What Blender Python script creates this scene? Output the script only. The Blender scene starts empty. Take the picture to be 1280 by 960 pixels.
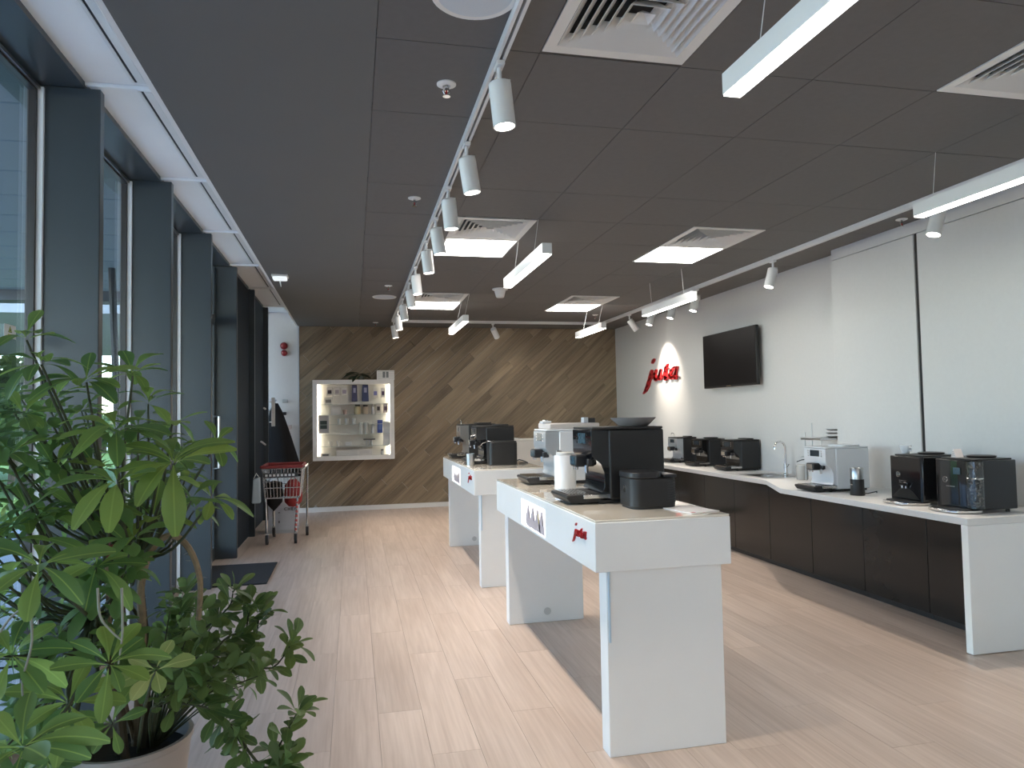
import bpy, bmesh, math, random
from mathutils import Vector, Matrix
random.seed(7)
SC = bpy.context.scene
C = SC.collection
PI = math.pi

# ------------------------------------------------------------------ camera
F, YAW, PITCH, ROLL = 888.6, 0.2203, 0.0445, 0.0176
CAMZ = 1.357
_f = Vector((math.sin(YAW)*math.cos(PITCH), math.cos(YAW)*math.cos(PITCH), math.sin(PITCH)))
_r = Vector((math.cos(YAW), -math.sin(YAW), 0))
_d = _f.cross(_r)
_c, _s = math.cos(ROLL), math.sin(ROLL)
RIGHT, DOWN, FWD = _c*_r + _s*_d, -_s*_r + _c*_d, _f
cd = bpy.data.cameras.new('camera'); cam = bpy.data.objects.new('camera', cd); C.objects.link(cam)
cd.sensor_width = 36; cd.lens = F*36/1280; cd.clip_start = .05; cd.clip_end = 300
m = Matrix((RIGHT, -DOWN, -FWD)).transposed().to_4x4(); m.translation = (0, 0, CAMZ)
cam.matrix_world = m
SC.camera = cam

def P(px, py, ax, v):
    """photo pixel -> point of the scene on the plane axis=v"""
    d = RIGHT*((px-640)/F) + DOWN*((py-480)/F) + FWD
    o = Vector((0, 0, CAMZ)); t = (v-o[ax])/d[ax]
    return o + t*d

# ------------------------------------------------------------------ world, exposure
w = bpy.data.worlds.new('world'); SC.world = w; w.use_nodes = True
nt = w.node_tree; nt.nodes.clear()
sky = nt.nodes.new('ShaderNodeTexSky'); sky.sky_type = 'NISHITA'; sky.sun_disc = False
sky.sun_elevation = math.radians(48); sky.sun_rotation = math.radians(120); sky.air_density = 1.0; sky.dust_density = .4; sky.ozone_density = 1.2; sky.altitude = 600
bg = nt.nodes.new('ShaderNodeBackground'); bg.inputs[1].default_value = .80
ow = nt.nodes.new('ShaderNodeOutputWorld')
nt.links.new(sky.outputs[0], bg.inputs[0]); nt.links.new(bg.outputs[0], ow.inputs[0])
SC.view_settings.view_transform = 'Standard'; SC.view_settings.look = 'None'
SC.view_settings.gamma = 1; SC.view_settings.use_curve_mapping = False
SC.view_settings.exposure = 0.65

# sun on the forecourt (the canopy keeps it out of the room)
sd = bpy.data.lights.new('sun', 'SUN'); sd.energy = 4.8; sd.angle = .01; sd.color = (1, .95, .87)
so = bpy.data.objects.new('sun', sd); C.objects.link(so); so.rotation_euler = (math.radians(40), 0, math.radians(50))

# lamp strengths
SPOT_W, PEND_E, PANEL_E = 46.0, 8.0, 8.0

# ------------------------------------------------------------------ materials
MATS = {}
def mat(name, col, rough=.5, metal=0., noise=.06, scale=8., coat=0., bump=0., emit=0., ecol=None, spec=.5, stretch=None, rnd=0., trans=0., alpha=1., detail=3.):
    if name in MATS: return MATS[name]
    mt = bpy.data.materials.new(name); mt.use_nodes = True
    n = mt.node_tree.nodes; l = mt.node_tree.links
    b = n['Principled BSDF']
    b.inputs['Roughness'].default_value = rough; b.inputs['Metallic'].default_value = metal
    b.inputs['Specular IOR Level'].default_value = spec
    b.inputs['Coat Weight'].default_value = coat; b.inputs['Coat Roughness'].default_value = .05
    b.inputs['Transmission Weight'].default_value = trans
    tc = n.new('ShaderNodeTexCoord'); mp = n.new('ShaderNodeMapping')
    l.new(tc.outputs['Object'], mp.inputs[0])
    if stretch: mp.inputs['Scale'].default_value = stretch
    tx = n.new('ShaderNodeTexNoise'); tx.inputs['Scale'].default_value = scale; tx.inputs['Detail'].default_value = detail
    l.new(mp.outputs[0], tx.inputs[0])
    if rnd:
        oi = n.new('ShaderNodeObjectInfo')
        ml = n.new('ShaderNodeMath'); ml.operation = 'MULTIPLY'; ml.inputs[1].default_value = 37.
        l.new(oi.outputs['Random'], ml.inputs[0])
        cb = n.new('ShaderNodeCombineXYZ')
        for i in range(3): l.new(ml.outputs[0], cb.inputs[i])
        l.new(cb.outputs[0], mp.inputs['Location'])
    ramp = n.new('ShaderNodeMixRGB'); ramp.blend_type = 'MIX'
    a = [max(0, c*(1-noise)) for c in col]; z = [min(1, c*(1+noise)) for c in col]
    ramp.inputs[1].default_value = (*a, 1); ramp.inputs[2].default_value = (*z, 1)
    l.new(tx.outputs[0], ramp.inputs[0])
    out = ramp.outputs[0]
    if rnd:
        hs = n.new('ShaderNodeHueSaturation')
        mr = n.new('ShaderNodeMapRange'); mr.inputs[3].default_value = 1-rnd; mr.inputs[4].default_value = 1+rnd
        l.new(oi.outputs['Random'], mr.inputs[0]); l.new(mr.outputs[0], hs.inputs['Value'])
        l.new(out, hs.inputs['Color']); out = hs.outputs[0]
    l.new(out, b.inputs['Base Color'])
    if bump:
        bp = n.new('ShaderNodeBump'); bp.inputs['Strength'].default_value = bump; bp.inputs['Distance'].default_value = .002
        l.new(tx.outputs[0], bp.inputs['Height']); l.new(bp.outputs[0], b.inputs['Normal'])
    if emit:
        b.inputs['Emission Color'].default_value = (*(ecol or col), 1); b.inputs['Emission Strength'].default_value = emit
    MATS[name] = mt
    return mt

def wood(name, dark, light, rough, axis, rnd, grain=1., bands=.5, knots=False):
    """plank material: long grain streaks, cloudy bands, per-plank shade"""
    if name in MATS: return MATS[name]
    mt = bpy.data.materials.new(name); mt.use_nodes = True
    n = mt.node_tree.nodes; l = mt.node_tree.links; b = n['Principled BSDF']
    tc = n.new('ShaderNodeTexCoord'); oi = n.new('ShaderNodeObjectInfo')
    ml = n.new('ShaderNodeMath'); ml.operation = 'MULTIPLY'; ml.inputs[1].default_value = 53.
    l.new(oi.outputs['Random'], ml.inputs[0])
    cb = n.new('ShaderNodeCombineXYZ')
    for i in range(3): l.new(ml.outputs[0], cb.inputs[i])
    def layer(sc, scale, detail):
        mp = n.new('ShaderNodeMapping'); mp.inputs['Scale'].default_value = sc
        l.new(tc.outputs['Object'], mp.inputs[0]); l.new(cb.outputs[0], mp.inputs['Location'])
        t = n.new('ShaderNodeTexNoise'); t.inputs['Scale'].default_value = scale; t.inputs['Detail'].default_value = detail
        t.inputs['Distortion'].default_value = .4
        l.new(mp.outputs[0], t.inputs[0]); return t
    s1 = [60*grain]*3; s1[axis] = 2.2*grain
    s2 = [9.]*3; s2[axis] = .9
    t1 = layer(s1, 1., 5.); t2 = layer(s2, 1., 3.)
    mx = n.new('ShaderNodeMixRGB'); mx.inputs[0].default_value = bands
    l.new(t1.outputs[0], mx.inputs[1]); l.new(t2.outputs[0], mx.inputs[2])
    cr = n.new('ShaderNodeValToRGB'); cr.color_ramp.elements[0].position = .32; cr.color_ramp.elements[1].position = .68
    cr.color_ramp.elements[0].color = (*dark, 1); cr.color_ramp.elements[1].color = (*light, 1)
    l.new(mx.outputs[0], cr.inputs[0])
    hs = n.new('ShaderNodeHueSaturation'); mr = n.new('ShaderNodeMapRange')
    mr.inputs[3].default_value = 1-rnd; mr.inputs[4].default_value = 1+rnd
    l.new(oi.outputs['Random'], mr.inputs[0]); l.new(mr.outputs[0], hs.inputs['Value']); l.new(cr.outputs[0], hs.inputs['Color'])
    l.new(hs.outputs[0], b.inputs['Base Color'])
    bp = n.new('ShaderNodeBump'); bp.inputs['Strength'].default_value = .12; bp.inputs['Distance'].default_value = .001
    l.new(t1.outputs[0], bp.inputs['Height']); l.new(bp.outputs[0], b.inputs['Normal'])
    b.inputs['Roughness'].default_value = rough
    MATS[name] = mt
    return mt

def glass_mat(name, tint, refl=.08, rough=0.):
    if name in MATS: return MATS[name]
    mt = bpy.data.materials.new(name); mt.use_nodes = True
    n = mt.node_tree.nodes; l = mt.node_tree.links
    n.remove(n['Principled BSDF'])
    tr = n.new('ShaderNodeBsdfTransparent'); tr.inputs[0].default_value = (*tint, 1)
    gl = n.new('ShaderNodeBsdfGlossy'); gl.inputs[1].default_value = rough
    fr = n.new('ShaderNodeFresnel'); gm = n.new('ShaderNodeNewGeometry'); ir = n.new('ShaderNodeMapRange')
    ir.inputs[3].default_value = 1.45; ir.inputs[4].default_value = 1/1.45   # same reflectance entering and leaving the sheet
    l.new(gm.outputs['Backfacing'], ir.inputs[0]); l.new(ir.outputs[0], fr.inputs[0])
    ad = n.new('ShaderNodeMath'); ad.operation = 'ADD'; ad.inputs[1].default_value = refl; ad.use_clamp = True
    mx = n.new('ShaderNodeMixShader')
    l.new(fr.outputs[0], ad.inputs[0]); l.new(ad.outputs[0], mx.inputs[0])
    l.new(tr.outputs[0], mx.inputs[1]); l.new(gl.outputs[0], mx.inputs[2])
    l.new(mx.outputs[0], n['Material Output'].inputs[0])
    MATS[name] = mt
    return mt

WHITE = mat('white_lacquer', (.82, .815, .80), .28, noise=.02)
WALLW = mat('wall_paint', (.62, .615, .60), .75, noise=.03, bump=.05, scale=40)
SOFFIT = mat('soffit_paint', (.90, .91, .91), .6, noise=.02)
CEILD = mat('ceiling_tile_grey', (.150, .144, .139), .8, noise=.08, scale=30, bump=.1)
CEILG = mat('ceiling_grid', (.07, .066, .063), .6)
CEILS = mat('ceiling_board_grey', (.152, .152, .148), .7, noise=.05, scale=2)
FIN = mat('mullion_blue_grey', (.052, .064, .072), .30, noise=.03)
FRAME = mat('frame_dark', (.045, .040, .038), .3)
LAMPW = mat('lamp_white', (.80, .80, .79), .35, noise=.02)
METALW = mat('vent_white', (.80, .79, .76), .45, noise=.02)
BLACK = mat('black_gloss', (.010, .010, .011), .08, coat=.3, noise=.1)
BLACKM = mat('black_matte', (.012, .0115, .012), .45, noise=.06)
DARKP = mat('dark_plastic', (.018, .018, .020), .35)
CHROME = mat('chrome', (.75, .74, .72), .12, 1., noise=.02)
STEEL = mat('brushed_steel', (.55, .55, .55), .3, 1., noise=.08, stretch=(1, 40, 1))
SILVER = mat('silver_paint', (.55, .58, .61), .22, .4, noise=.03)
PWHITE = mat('piano_white', (.72, .73, .75), .12, coat=.2, noise=.02)
RED = mat('sign_red', (.52, .018, .022), .35)
REDP = mat('plastic_red', (.30, .045, .045), .45)
DARKDOOR = mat('cabinet_gloss_charcoal', (.017, .016, .0155), .12, noise=.1, spec=.35)
RUBBER = mat('rubber', (.03, .03, .032), .6)
GLASS = glass_mat('window_glass', (.93, .965, .97), .04)
CLEAR = glass_mat('clear_glass', (.93, .96, .95), .06)

# ------------------------------------------------------------------ geometry helpers
class MB:
    def __init__(s): s.v, s.f = [], []
    def add(s, vs, fs):
        k = len(s.v); s.v += [tuple(v) for v in vs]; s.f += [tuple(i+k for i in f) for f in fs]; return s
    def box(s, x0, x1, y0, y1, z0, z1):
        return s.add([(x, y, z) for z in (z0, z1) for y in (y0, y1) for x in (x0, x1)],
                     [(0, 2, 3, 1), (4, 5, 7, 6), (0, 1, 5, 4), (2, 6, 7, 3), (0, 4, 6, 2), (1, 3, 7, 5)])
    def prism(s, poly, ax, a, b):
        n = len(poly)
        def mk(p, t):
            q = list(p); q.insert(ax, t); return q
        vs = [mk(p, a) for p in poly] + [mk(p, b) for p in poly]
        return s.add(vs, [tuple(range(n)), tuple(range(2*n-1, n-1, -1))] + [(i, (i+1) % n, n+(i+1) % n, n+i) for i in range(n)])
    def cyl(s, p0, p1, r0, r1=None, n=16, caps=True):
        p0, p1 = Vector(p0), Vector(p1); r1 = r0 if r1 is None else r1
        d = (p1-p0).normalized(); u = d.orthogonal().normalized(); w_ = d.cross(u)
        vs = []
        for p, r in ((p0, r0), (p1, r1)):
            vs += [p + (u*math.cos(2*PI*i/n) + w_*math.sin(2*PI*i/n))*r for i in range(n)]
        fs = [(i, (i+1) % n, n+(i+1) % n, n+i) for i in range(n)]
        if caps: fs += [tuple(range(n))[::-1], tuple(range(n, 2*n))]
        return s.add(vs, fs)
    def lathe(s, prof, c=(0, 0, 0), n=24):
        vs = []
        for r, z in prof:
            vs += [(c[0]+r*math.cos(2*PI*i/n), c[1]+r*math.sin(2*PI*i/n), c[2]+z) for i in range(n)]
        fs = []
        for k in range(len(prof)-1):
            fs += [(k*n+i, k*n+(i+1) % n, (k+1)*n+(i+1) % n, (k+1)*n+i) for i in range(n)]
        if prof[0][0] > 1e-5: fs.append(tuple(range(n))[::-1])
        if prof[-1][0] > 1e-5: fs.append(tuple(range((len(prof)-1)*n, len(prof)*n)))
        return s.add(vs, fs)
    def tube(s, pts, r, n=8):
        pts = [Vector(p) for p in pts]; rs = r if isinstance(r, (list, tuple)) else [r]*len(pts)
        vs = []; u = None
        for i, p in enumerate(pts):
            d = (pts[min(i+1, len(pts)-1)] - pts[max(i-1, 0)]).normalized()
            u = d.orthogonal().normalized() if u is None else (u - d*u.dot(d)).normalized()
            w_ = d.cross(u)
            vs += [p + (u*math.cos(2*PI*k/n) + w_*math.sin(2*PI*k/n))*rs[i] for k in range(n)]
        fs = []
        for i in range(len(pts)-1):
            fs += [(i*n+k, i*n+(k+1) % n, (i+1)*n+(k+1) % n, (i+1)*n+k) for k in range(n)]
        fs += [tuple(range(n))[::-1], tuple(range((len(pts)-1)*n, len(pts)*n))]
        return s.add(vs, fs)
    def mesh(s, name, material, smooth=True):
        me = bpy.data.meshes.new(name); me.from_pydata(s.v, [], s.f); me.validate()
        bm = bmesh.new(); bm.from_mesh(me); bmesh.ops.recalc_face_normals(bm, faces=bm.faces); bm.to_mesh(me); bm.free()
        if smooth:
            me.shade_smooth(); me.set_sharp_from_angle(angle=math.radians(38))
        me.materials.append(material); return me
    def build(s, name, material, parent=None, bevel=0., seg=2, smooth=True, loc=None, rot=None):
        o = link(name, s.mesh(name, material, smooth), parent)
        if bevel:
            b = o.modifiers.new('bevel', 'BEVEL'); b.width = bevel; b.segments = seg; b.limit_method = 'ANGLE'; b.angle_limit = .7
        if loc is not None: o.location = loc
        if rot is not None: o.rotation_euler = rot
        return o

def link(name, data, parent=None):
    o = bpy.data.objects.new(name, data); C.objects.link(o)
    if parent: o.parent = parent
    return o
def tag(o, label=None, cat=None, group=None, kind=None):
    if label: o['label'] = label
    if cat: o['category'] = cat
    if group: o['group'] = group
    if kind: o['kind'] = kind
    return o
def thing(name, label, cat, loc=(0, 0, 0), rz=0., group=None):
    o = link(name, None); o.location = loc; o.rotation_euler = (0, 0, rz); o.empty_display_size = .05
    return tag(o, label, cat, group)
def struct(o, label=None):
    o['kind'] = 'structure'
    if label: o['label'] = label
    return o
def copy_tree(o, parent=None):
    c = o.copy(); C.objects.link(c); c.parent = parent
    for ch in o.children: copy_tree(ch, c)
    return c
def B(*a): return MB().box(*a)

# ------------------------------------------------------------------ room constants
CZ = 2.727; XR = 4.15; YB = 10.84; YF = -2.6; XS = -1.13
FINS = [-1.71, -.39, .925, 2.243, 3.56, 4.877, 6.19, 7.505, 8.81, 10.19]

# ------------------------------------------------------------------ floor
floor = struct(B(-1.5, XR+.1, YF-.1, YB+.1, -.12, -.008).build('floor', mat('subfloor', (.2, .17, .14), .8)), 'pale greyish oak vinyl plank floor')
FLOORW = wood('floor_oak', (.47, .36, .29), (.64, .52, .44), .36, 1, .05, 1., .45)
PW, PL = .2, 1.25
plank_me = B(-PW/2+.0006, PW/2-.0006, -PL/2+.0006, PL/2-.0006, -.008, 0).mesh('plank', FLOORW, False)
rest = MB()
ncol = int(math.ceil((XR+1.5)/PW))
for i in range(ncol):
    x = -1.5 + PW*(i+.5); off = (i*.37 % 1)*PL
    y = YB - off + PL/2 - (PL if off < PL*.02 else 0)
    while y > YF - PL/2:
        ya, yb = max(YF-.1, y-PL/2), min(YB+.05, y+PL/2)
        if y > 1.25 and yb - ya > PL*.99:
            o = link('plank', plank_me, floor); o.location = (x, y, 0)
        elif y > 1.25:
            me = B(-PW/2+.0006, PW/2-.0006, ya-y+.0006, yb-y-.0006, -.008, 0).mesh('plank', FLOORW, False)
            o = link('plank', me, floor); o.location = (x, y, 0)
        else:
            rest.box(x-PW/2+.0006, x+PW/2-.0006, ya+.0006, yb-.0006, -.008, 0)
        y -= PL
tag(rest.build('planks_behind', FLOORW, floor, smooth=False), kind='stuff')

# ------------------------------------------------------------------ ceiling
GX = [.09, .70, 1.275, 1.87, 2.465, 3.06, 3.655, XR]
GY = [1.31, 1.93, 2.545, 3.165, 4.16, 4.765, 5.37, 5.97, 6.575, 7.18, 7.785, 8.39, 8.995, 9.6, 10.205, YB]
cm = MB().box(.05, XR+.1, YF, YB+.1, CZ+.12, CZ+.2)
cm.box(-.785, .09, YF, YB, CZ, CZ+.13).box(.09, XR, YF, 1.31, CZ, CZ+.13)
ceiling = struct(cm.build('ceiling', CEILS, smooth=False), 'dark grey ceiling')
holes = {(1, 1): 'v', (4, 1): 'v', (1, 5): 'v', (1, 6): 'l', (4, 5): 'v', (4, 6): 'l', (1, 10): 'v', (1, 11): 'l', (4, 10): 'v', (4, 11): 'l'}
for j in range(len(GY)-1):
    for i in range(len(GX)-1):
        if (i, j) in holes: continue
        a = 0.0022
        me = B(a, GX[i+1]-GX[i]-a, a, GY[j+1]-GY[j]-a, 0, .012).mesh('ceiling_tile', CEILD, False)
        o = link('ceiling_tile', me, ceiling); o.location = (GX[i], GY[j], CZ+random.uniform(0, .0012))
for x in GX[1:-1]:
    B(x-.012, x+.012, 1.31, YB, CZ+.003, CZ+.03).build('grid_rail', CEILG, ceiling)
for y in GY[1:-1]:
    B(.09, XR, y-.012, y+.012, CZ+.0035, CZ+.0295).build('grid_rail', CEILG, ceiling)

# ------------------------------------------------------------------ window side: soffit, mullion fins, windows
trim1 = struct(B(-1.194, -.785, YF, YB, 2.927, 2.99).build('trim_1', SOFFIT, smooth=False), 'white soffit strip above the windows')
B(-.81, -.786, YF, YB, CZ+.002, 2.927).build('step_face', SOFFIT, trim1)
for k in range(len(FINS)):
    B(-1.194, -.81, FINS[k]-.012, FINS[k]+.012, 2.908, 2.927).build('cross_rail', SOFFIT, trim1, .004)
DARKSLOT = mat('slot_dark', (.03, .034, .04), .6)
for k in range(len(FINS)-1):
    a, b = FINS[k]+.045, FINS[k+1]-.045
    B(-.972, -.960, a, b, 2.9255, 2.9275).build('slot', DARKSLOT, trim1)
    sp = MB().box(-.985, -.973, a, b, 2.921, 2.927).box(-.959, -.925, a, b, 2.921, 2.927).box(-.915, -.83, a, b, 2.918, 2.927)
    sp.build('slot_profile', LAMPW, trim1)
struct(B(-1.55, -1.194, YF, YB, 2.90, 3.0).build('trim_2', FIN), 'glossy dark blue-grey window head lining')
struct(B(-1.6, -1.40, YF, YB, 3.0, 3.5).build('wall_left', FIN), 'dark blue-grey wall band above the windows')
for k, y in enumerate(FINS):
    struct(B(-1.42, XS, y, y+.055, 0, 2.90).build('trim_%d' % (k+3), FIN, bevel=.004), 'dark blue-grey vertical window mullion fin')
for k in range(len(FINS)-1):
    a, b = FINS[k]+.055, FINS[k+1]
    if k < 6:
        fr = MB().box(-1.42, -1.385, a, a+.03, 0, 2.89).box(-1.42, -1.385, b-.03, b, 0, 2.89)
        fr.box(-1.42, -1.385, a+.03, b-.03, 2.86, 2.89).box(-1.42, -1.385, a+.03, b-.03, 0, .06)
        wn = struct(fr.build('window_%d' % (k+1), FRAME, smooth=False), 'floor to ceiling window pane between dark fins')
        B(-1.408, -1.400, a+.02, b-.02, .05, 2.87).build('pane', GLASS, wn)
        B(-1.384, -1.360, b-.016, b, 0.02, 2.885).build('edge_strip', mat('bright_trim', (.92, .93, .94), .3, noise=.01), wn)
        B(-1.384, -1.372, a, b, 2.872, 2.888).build('head_strip', STEEL, wn)
    elif k == 6:
        fr = MB().box(-1.40, -1.33, a, a+.07, 0, 2.88).box(-1.40, -1.33, b-.07, b, 0, 2.88).box(-1.40, -1.33, a+.07, b-.07, 2.3, 2.40).box(-1.40, -1.33, a+.07, b-.07, 0, .12)
        dr = struct(fr.build('door_1', FIN), 'dark glazed entrance door in the window wall')
        B(-1.375, -1.365, a+.06, b-.06, .11, 2.32).build('pane', GLASS, dr)
        B(-1.375, -1.365, a+.06, b-.06, 2.39, 2.88).build('transom_pane', GLASS, dr)
        B(-1.33, -1.32, a+.02, a+.035, 0.02, 2.85).build('edge_strip', STEEL, dr)
        MB().tube([(-1.32, b-.15, .9), (-1.27, b-.15, .9), (-1.27, b-.15, 1.4), (-1.32, b-.15, 1.4)], .012).build('pull_handle', STEEL, dr)
    else:
        dr = struct(B(-1.24, -1.192, a, b, 0.012, 2.89).build('door_%d' % (k-5), mat('door_blue_grey', (.030, .042, .056), .6, noise=.03, spec=.12), bevel=.004), 'closed dark blue-grey door panel between the fins')
        if k == 8:
            for pa, pb in (((330, 510), (338, 516)), ((326.5, 552), (333, 557))):
                q0, q1 = P(*pa, 0, -1.17), P(*pb, 0, -1.17)
                MB().tube([q0, q1], .013).build('lever_handle', LAMPW, dr)

# ------------------------------------------------------------------ walls
wr = struct(B(XR, XR+.1, YF, YB+.1, 0, CZ+.13).build('wall_right', WALLW), 'white plastered wall behind the counter')
XP = 4.012
B(XP, XR, 4.39, 5.306, 0, 2.632).build('wall_panel', WALLW, wr, .003)
B(XP, XR, YF, 4.356, 0, 2.632).build('wall_panel', WALLW, wr, .003)
B(XP+.003, XR, YF, 5.303, 2.636, CZ-.001).build('panel_header', WALLW, wr)
tag(B(XP+.012, XR, 4.356, 4.39, .7, 2.636).build('dark_gap', BLACKM, wr), 'black vertical gap between two white wall panels')
wb = struct(B(-1.6, XR+.1, YB, YB+.1, 0, 3.0).build('wall_back', WALLW), 'back wall, white at left, clad in diagonal brown wood planks')
struct(B(-1.6, XR+.1, YF-.1, YF, 0, 3.0).build('wall_front', WALLW), 'white wall behind the viewer')
# diagonal cladding
WALLWOOD = wood('wall_oak_brown', (.135, .097, .060), (.345, .268, .178), .55, 0, .22, .8, .6)
def clip(poly, x0, x1, y0, y1):
    for ax, v, sgn in ((0, x0, 1), (0, x1, -1), (1, y0, 1), (1, y1, -1)):
        out = []
        for i in range(len(poly)):
            a, b = poly[i], poly[(i+1) % len(poly)]
            da, db = sgn*(a[ax]-v), sgn*(b[ax]-v)
            if da >= 0: out.append(a)
            if (da >= 0) != (db >= 0):
                t = da/(da-db); out.append((a[0]+t*(b[0]-a[0]), a[1]+t*(b[1]-a[1])))
        poly = out
        if len(poly) < 3: return []
    return poly
WX0, WX1, WZ0, WZ1 = -.765, XR, .07, CZ-.002
ang = math.radians(42); ca, sa = math.cos(ang), math.sin(ang)
bw, bl = .125, 1.32
for r in range(-28, 56):
    vv = r*bw
    for q in range(-3, 8):
        uu = q*bl + (r*.43 % 1)*bl
        g = .0012
        loc = [(uu+g, vv+g), (uu+bl-g, vv+g), (uu+bl-g, vv+bw-g), (uu+g, vv+bw-g)]
        wp = [(WX0 + u*ca - v*sa, WZ0 + u*sa + v*ca) for u, v in loc]
        cp = clip(wp, WX0, WX1, WZ0, WZ1)
        if len(cp) < 3: continue
        area = abs(sum(cp[i][0]*cp[(i+1) % len(cp)][1]-cp[(i+1) % len(cp)][0]*cp[i][1] for i in range(len(cp))))/2
        if area < .0015: continue
        lp = []
        for x, z in cp:
            dx, dz = x-WX0, z-WZ0
            lp.append((dx*ca+dz*sa, -dx*sa+dz*ca))
        o = MB().prism(lp, 1, -.016, 0).build('plank', WALLWOOD, wb, smooth=False)
        o.location = (WX0, YB-random.uniform(.0005, .0022), WZ0); o.rotation_euler = (0, -ang, 0)
struct(B(-1.15, 3.6, YB-.03, YB-.0005, 0, .068).build('baseboard_back', WHITE, bevel=.003), 'white skirting along the wood wall')
struct(B(-.783, -.767, YB-.026, YB, .07, CZ-.002).build('trim_20', mat('corner_profile', (.5, .52, .55), .5)), 'pale corner profile beside the wood cladding')

# ------------------------------------------------------------------ outside
OUT = mat('canopy_panel', (.25, .275, .285), .6, noise=.05, stretch=(1, 9, 1))
CANZ = 3.15
can = struct(B(-4.7, -1.6, -9, 10.9, CANZ, CANZ+.25).build('canopy_roof', OUT), 'grey panelled canopy soffit outside the windows')
for i in range(26):
    y = -4 + i*.6
    B(-4.68, -1.62, y-.006, y+.006, CANZ-.004, CANZ).build('panel_joint', mat('joint', (.2, .25, .28), .7), can)
B(-4.7, -1.6, 10.6, 10.9, CANZ-.14, CANZ).build('edge_beam', mat('beam_grey', (.07, .075, .08), .5), can)
struct(B(-60, -1.45, -40, 90, -.3, -.08).build('ground_outside', mat('paving', (.50, .51, .52), .8, noise=.12, scale=1)), 'pale paving outside the windows')
tag(B(-14, -4.5, 9, 40, -.08, -.02).build('lawn', mat('grass', (.10, .20, .035), .9, noise=.4, scale=6)), 'green lawn strip outside beyond the canopy', 'lawn', kind='stuff')

# ------------------------------------------------------------------ display tables
def strokes(mb, st, mp, t0, t1):
    """st: strokes of (x,y,r); mp maps (x,y,t)->point; t0..t1 = depth"""
    for s in st:
        for k in range(len(s)):
            x, y, r = s[k]; n = 10
            circ = [(x+r*math.cos(2*PI*i/n), y+r*math.sin(2*PI*i/n)) for i in range(n)]
            polys = [circ]
            if k+1 < len(s):
                x2, y2, r2 = s[k+1]; dx, dy = x2-x, y2-y; L = math.hypot(dx, dy) or 1
                nx, ny = -dy/L, dx/L
                polys.append([(x+nx*r, y+ny*r), (x2+nx*r2, y2+ny*r2), (x2-nx*r2, y2-ny*r2), (x-nx*r, y-ny*r)])
            for p in polys:
                m_ = len(p)
                vs = [mp(a, b, t0) for a, b in p] + [mp(a, b, t1) for a, b in p]
                mb.add(vs, [tuple(range(m_)), tuple(range(2*m_-1, m_-1, -1))] + [(i, (i+1) % m_, m_+(i+1) % m_, m_+i) for i in range(m_)])
# handwritten word, units of the traced sign (x right, y down)
LETTERS = {
 'letter_j': [[(262, 372, 22), (240, 450, 27), (215, 560, 30), (180, 680, 32), (140, 770, 26), (95, 832, 10)], [(308, 142, 15), (290, 175, 24), (272, 218, 17)], [(240, 540, 16), (285, 455, 12), (315, 415, 14)]],
 'letter_u': [[(350, 360, 16), (325, 440, 24), (322, 520, 28), (340, 560, 26), (375, 535, 20), (410, 470, 20), (445, 352, 18)], [(440, 360, 17), (420, 470, 24), (412, 540, 26), (440, 545, 18), (480, 480, 10)]],
 'letter_r': [[(478, 500, 9), (515, 400, 11), (548, 300, 17), (580, 240, 9)], [(530, 300, 20), (545, 400, 24), (535, 500, 28), (540, 550, 26), (575, 510, 14), (605, 460, 10)], [(556, 318, 12), (598, 326, 9)]],
 'letter_a': [[(770, 295, 18), (710, 305, 20), (655, 370, 24), (625, 460, 28), (640, 520, 30), (690, 500, 24), (735, 430, 18), (770, 300, 16)], [(755, 340, 18), (735, 440, 24), (728, 520, 26), (745, 535, 16), (775, 480, 7)]],
}
JB = (80, 840, 130, 850)   # xmin, xmax, ymin, ymax of the trace
def jura(parent, mp, t0, t1, material):
    for nm, st in LETTERS.items():
        mb = MB(); strokes(mb, st, mp, t0, t1); mb.build(nm, material, parent, smooth=False)

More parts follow.
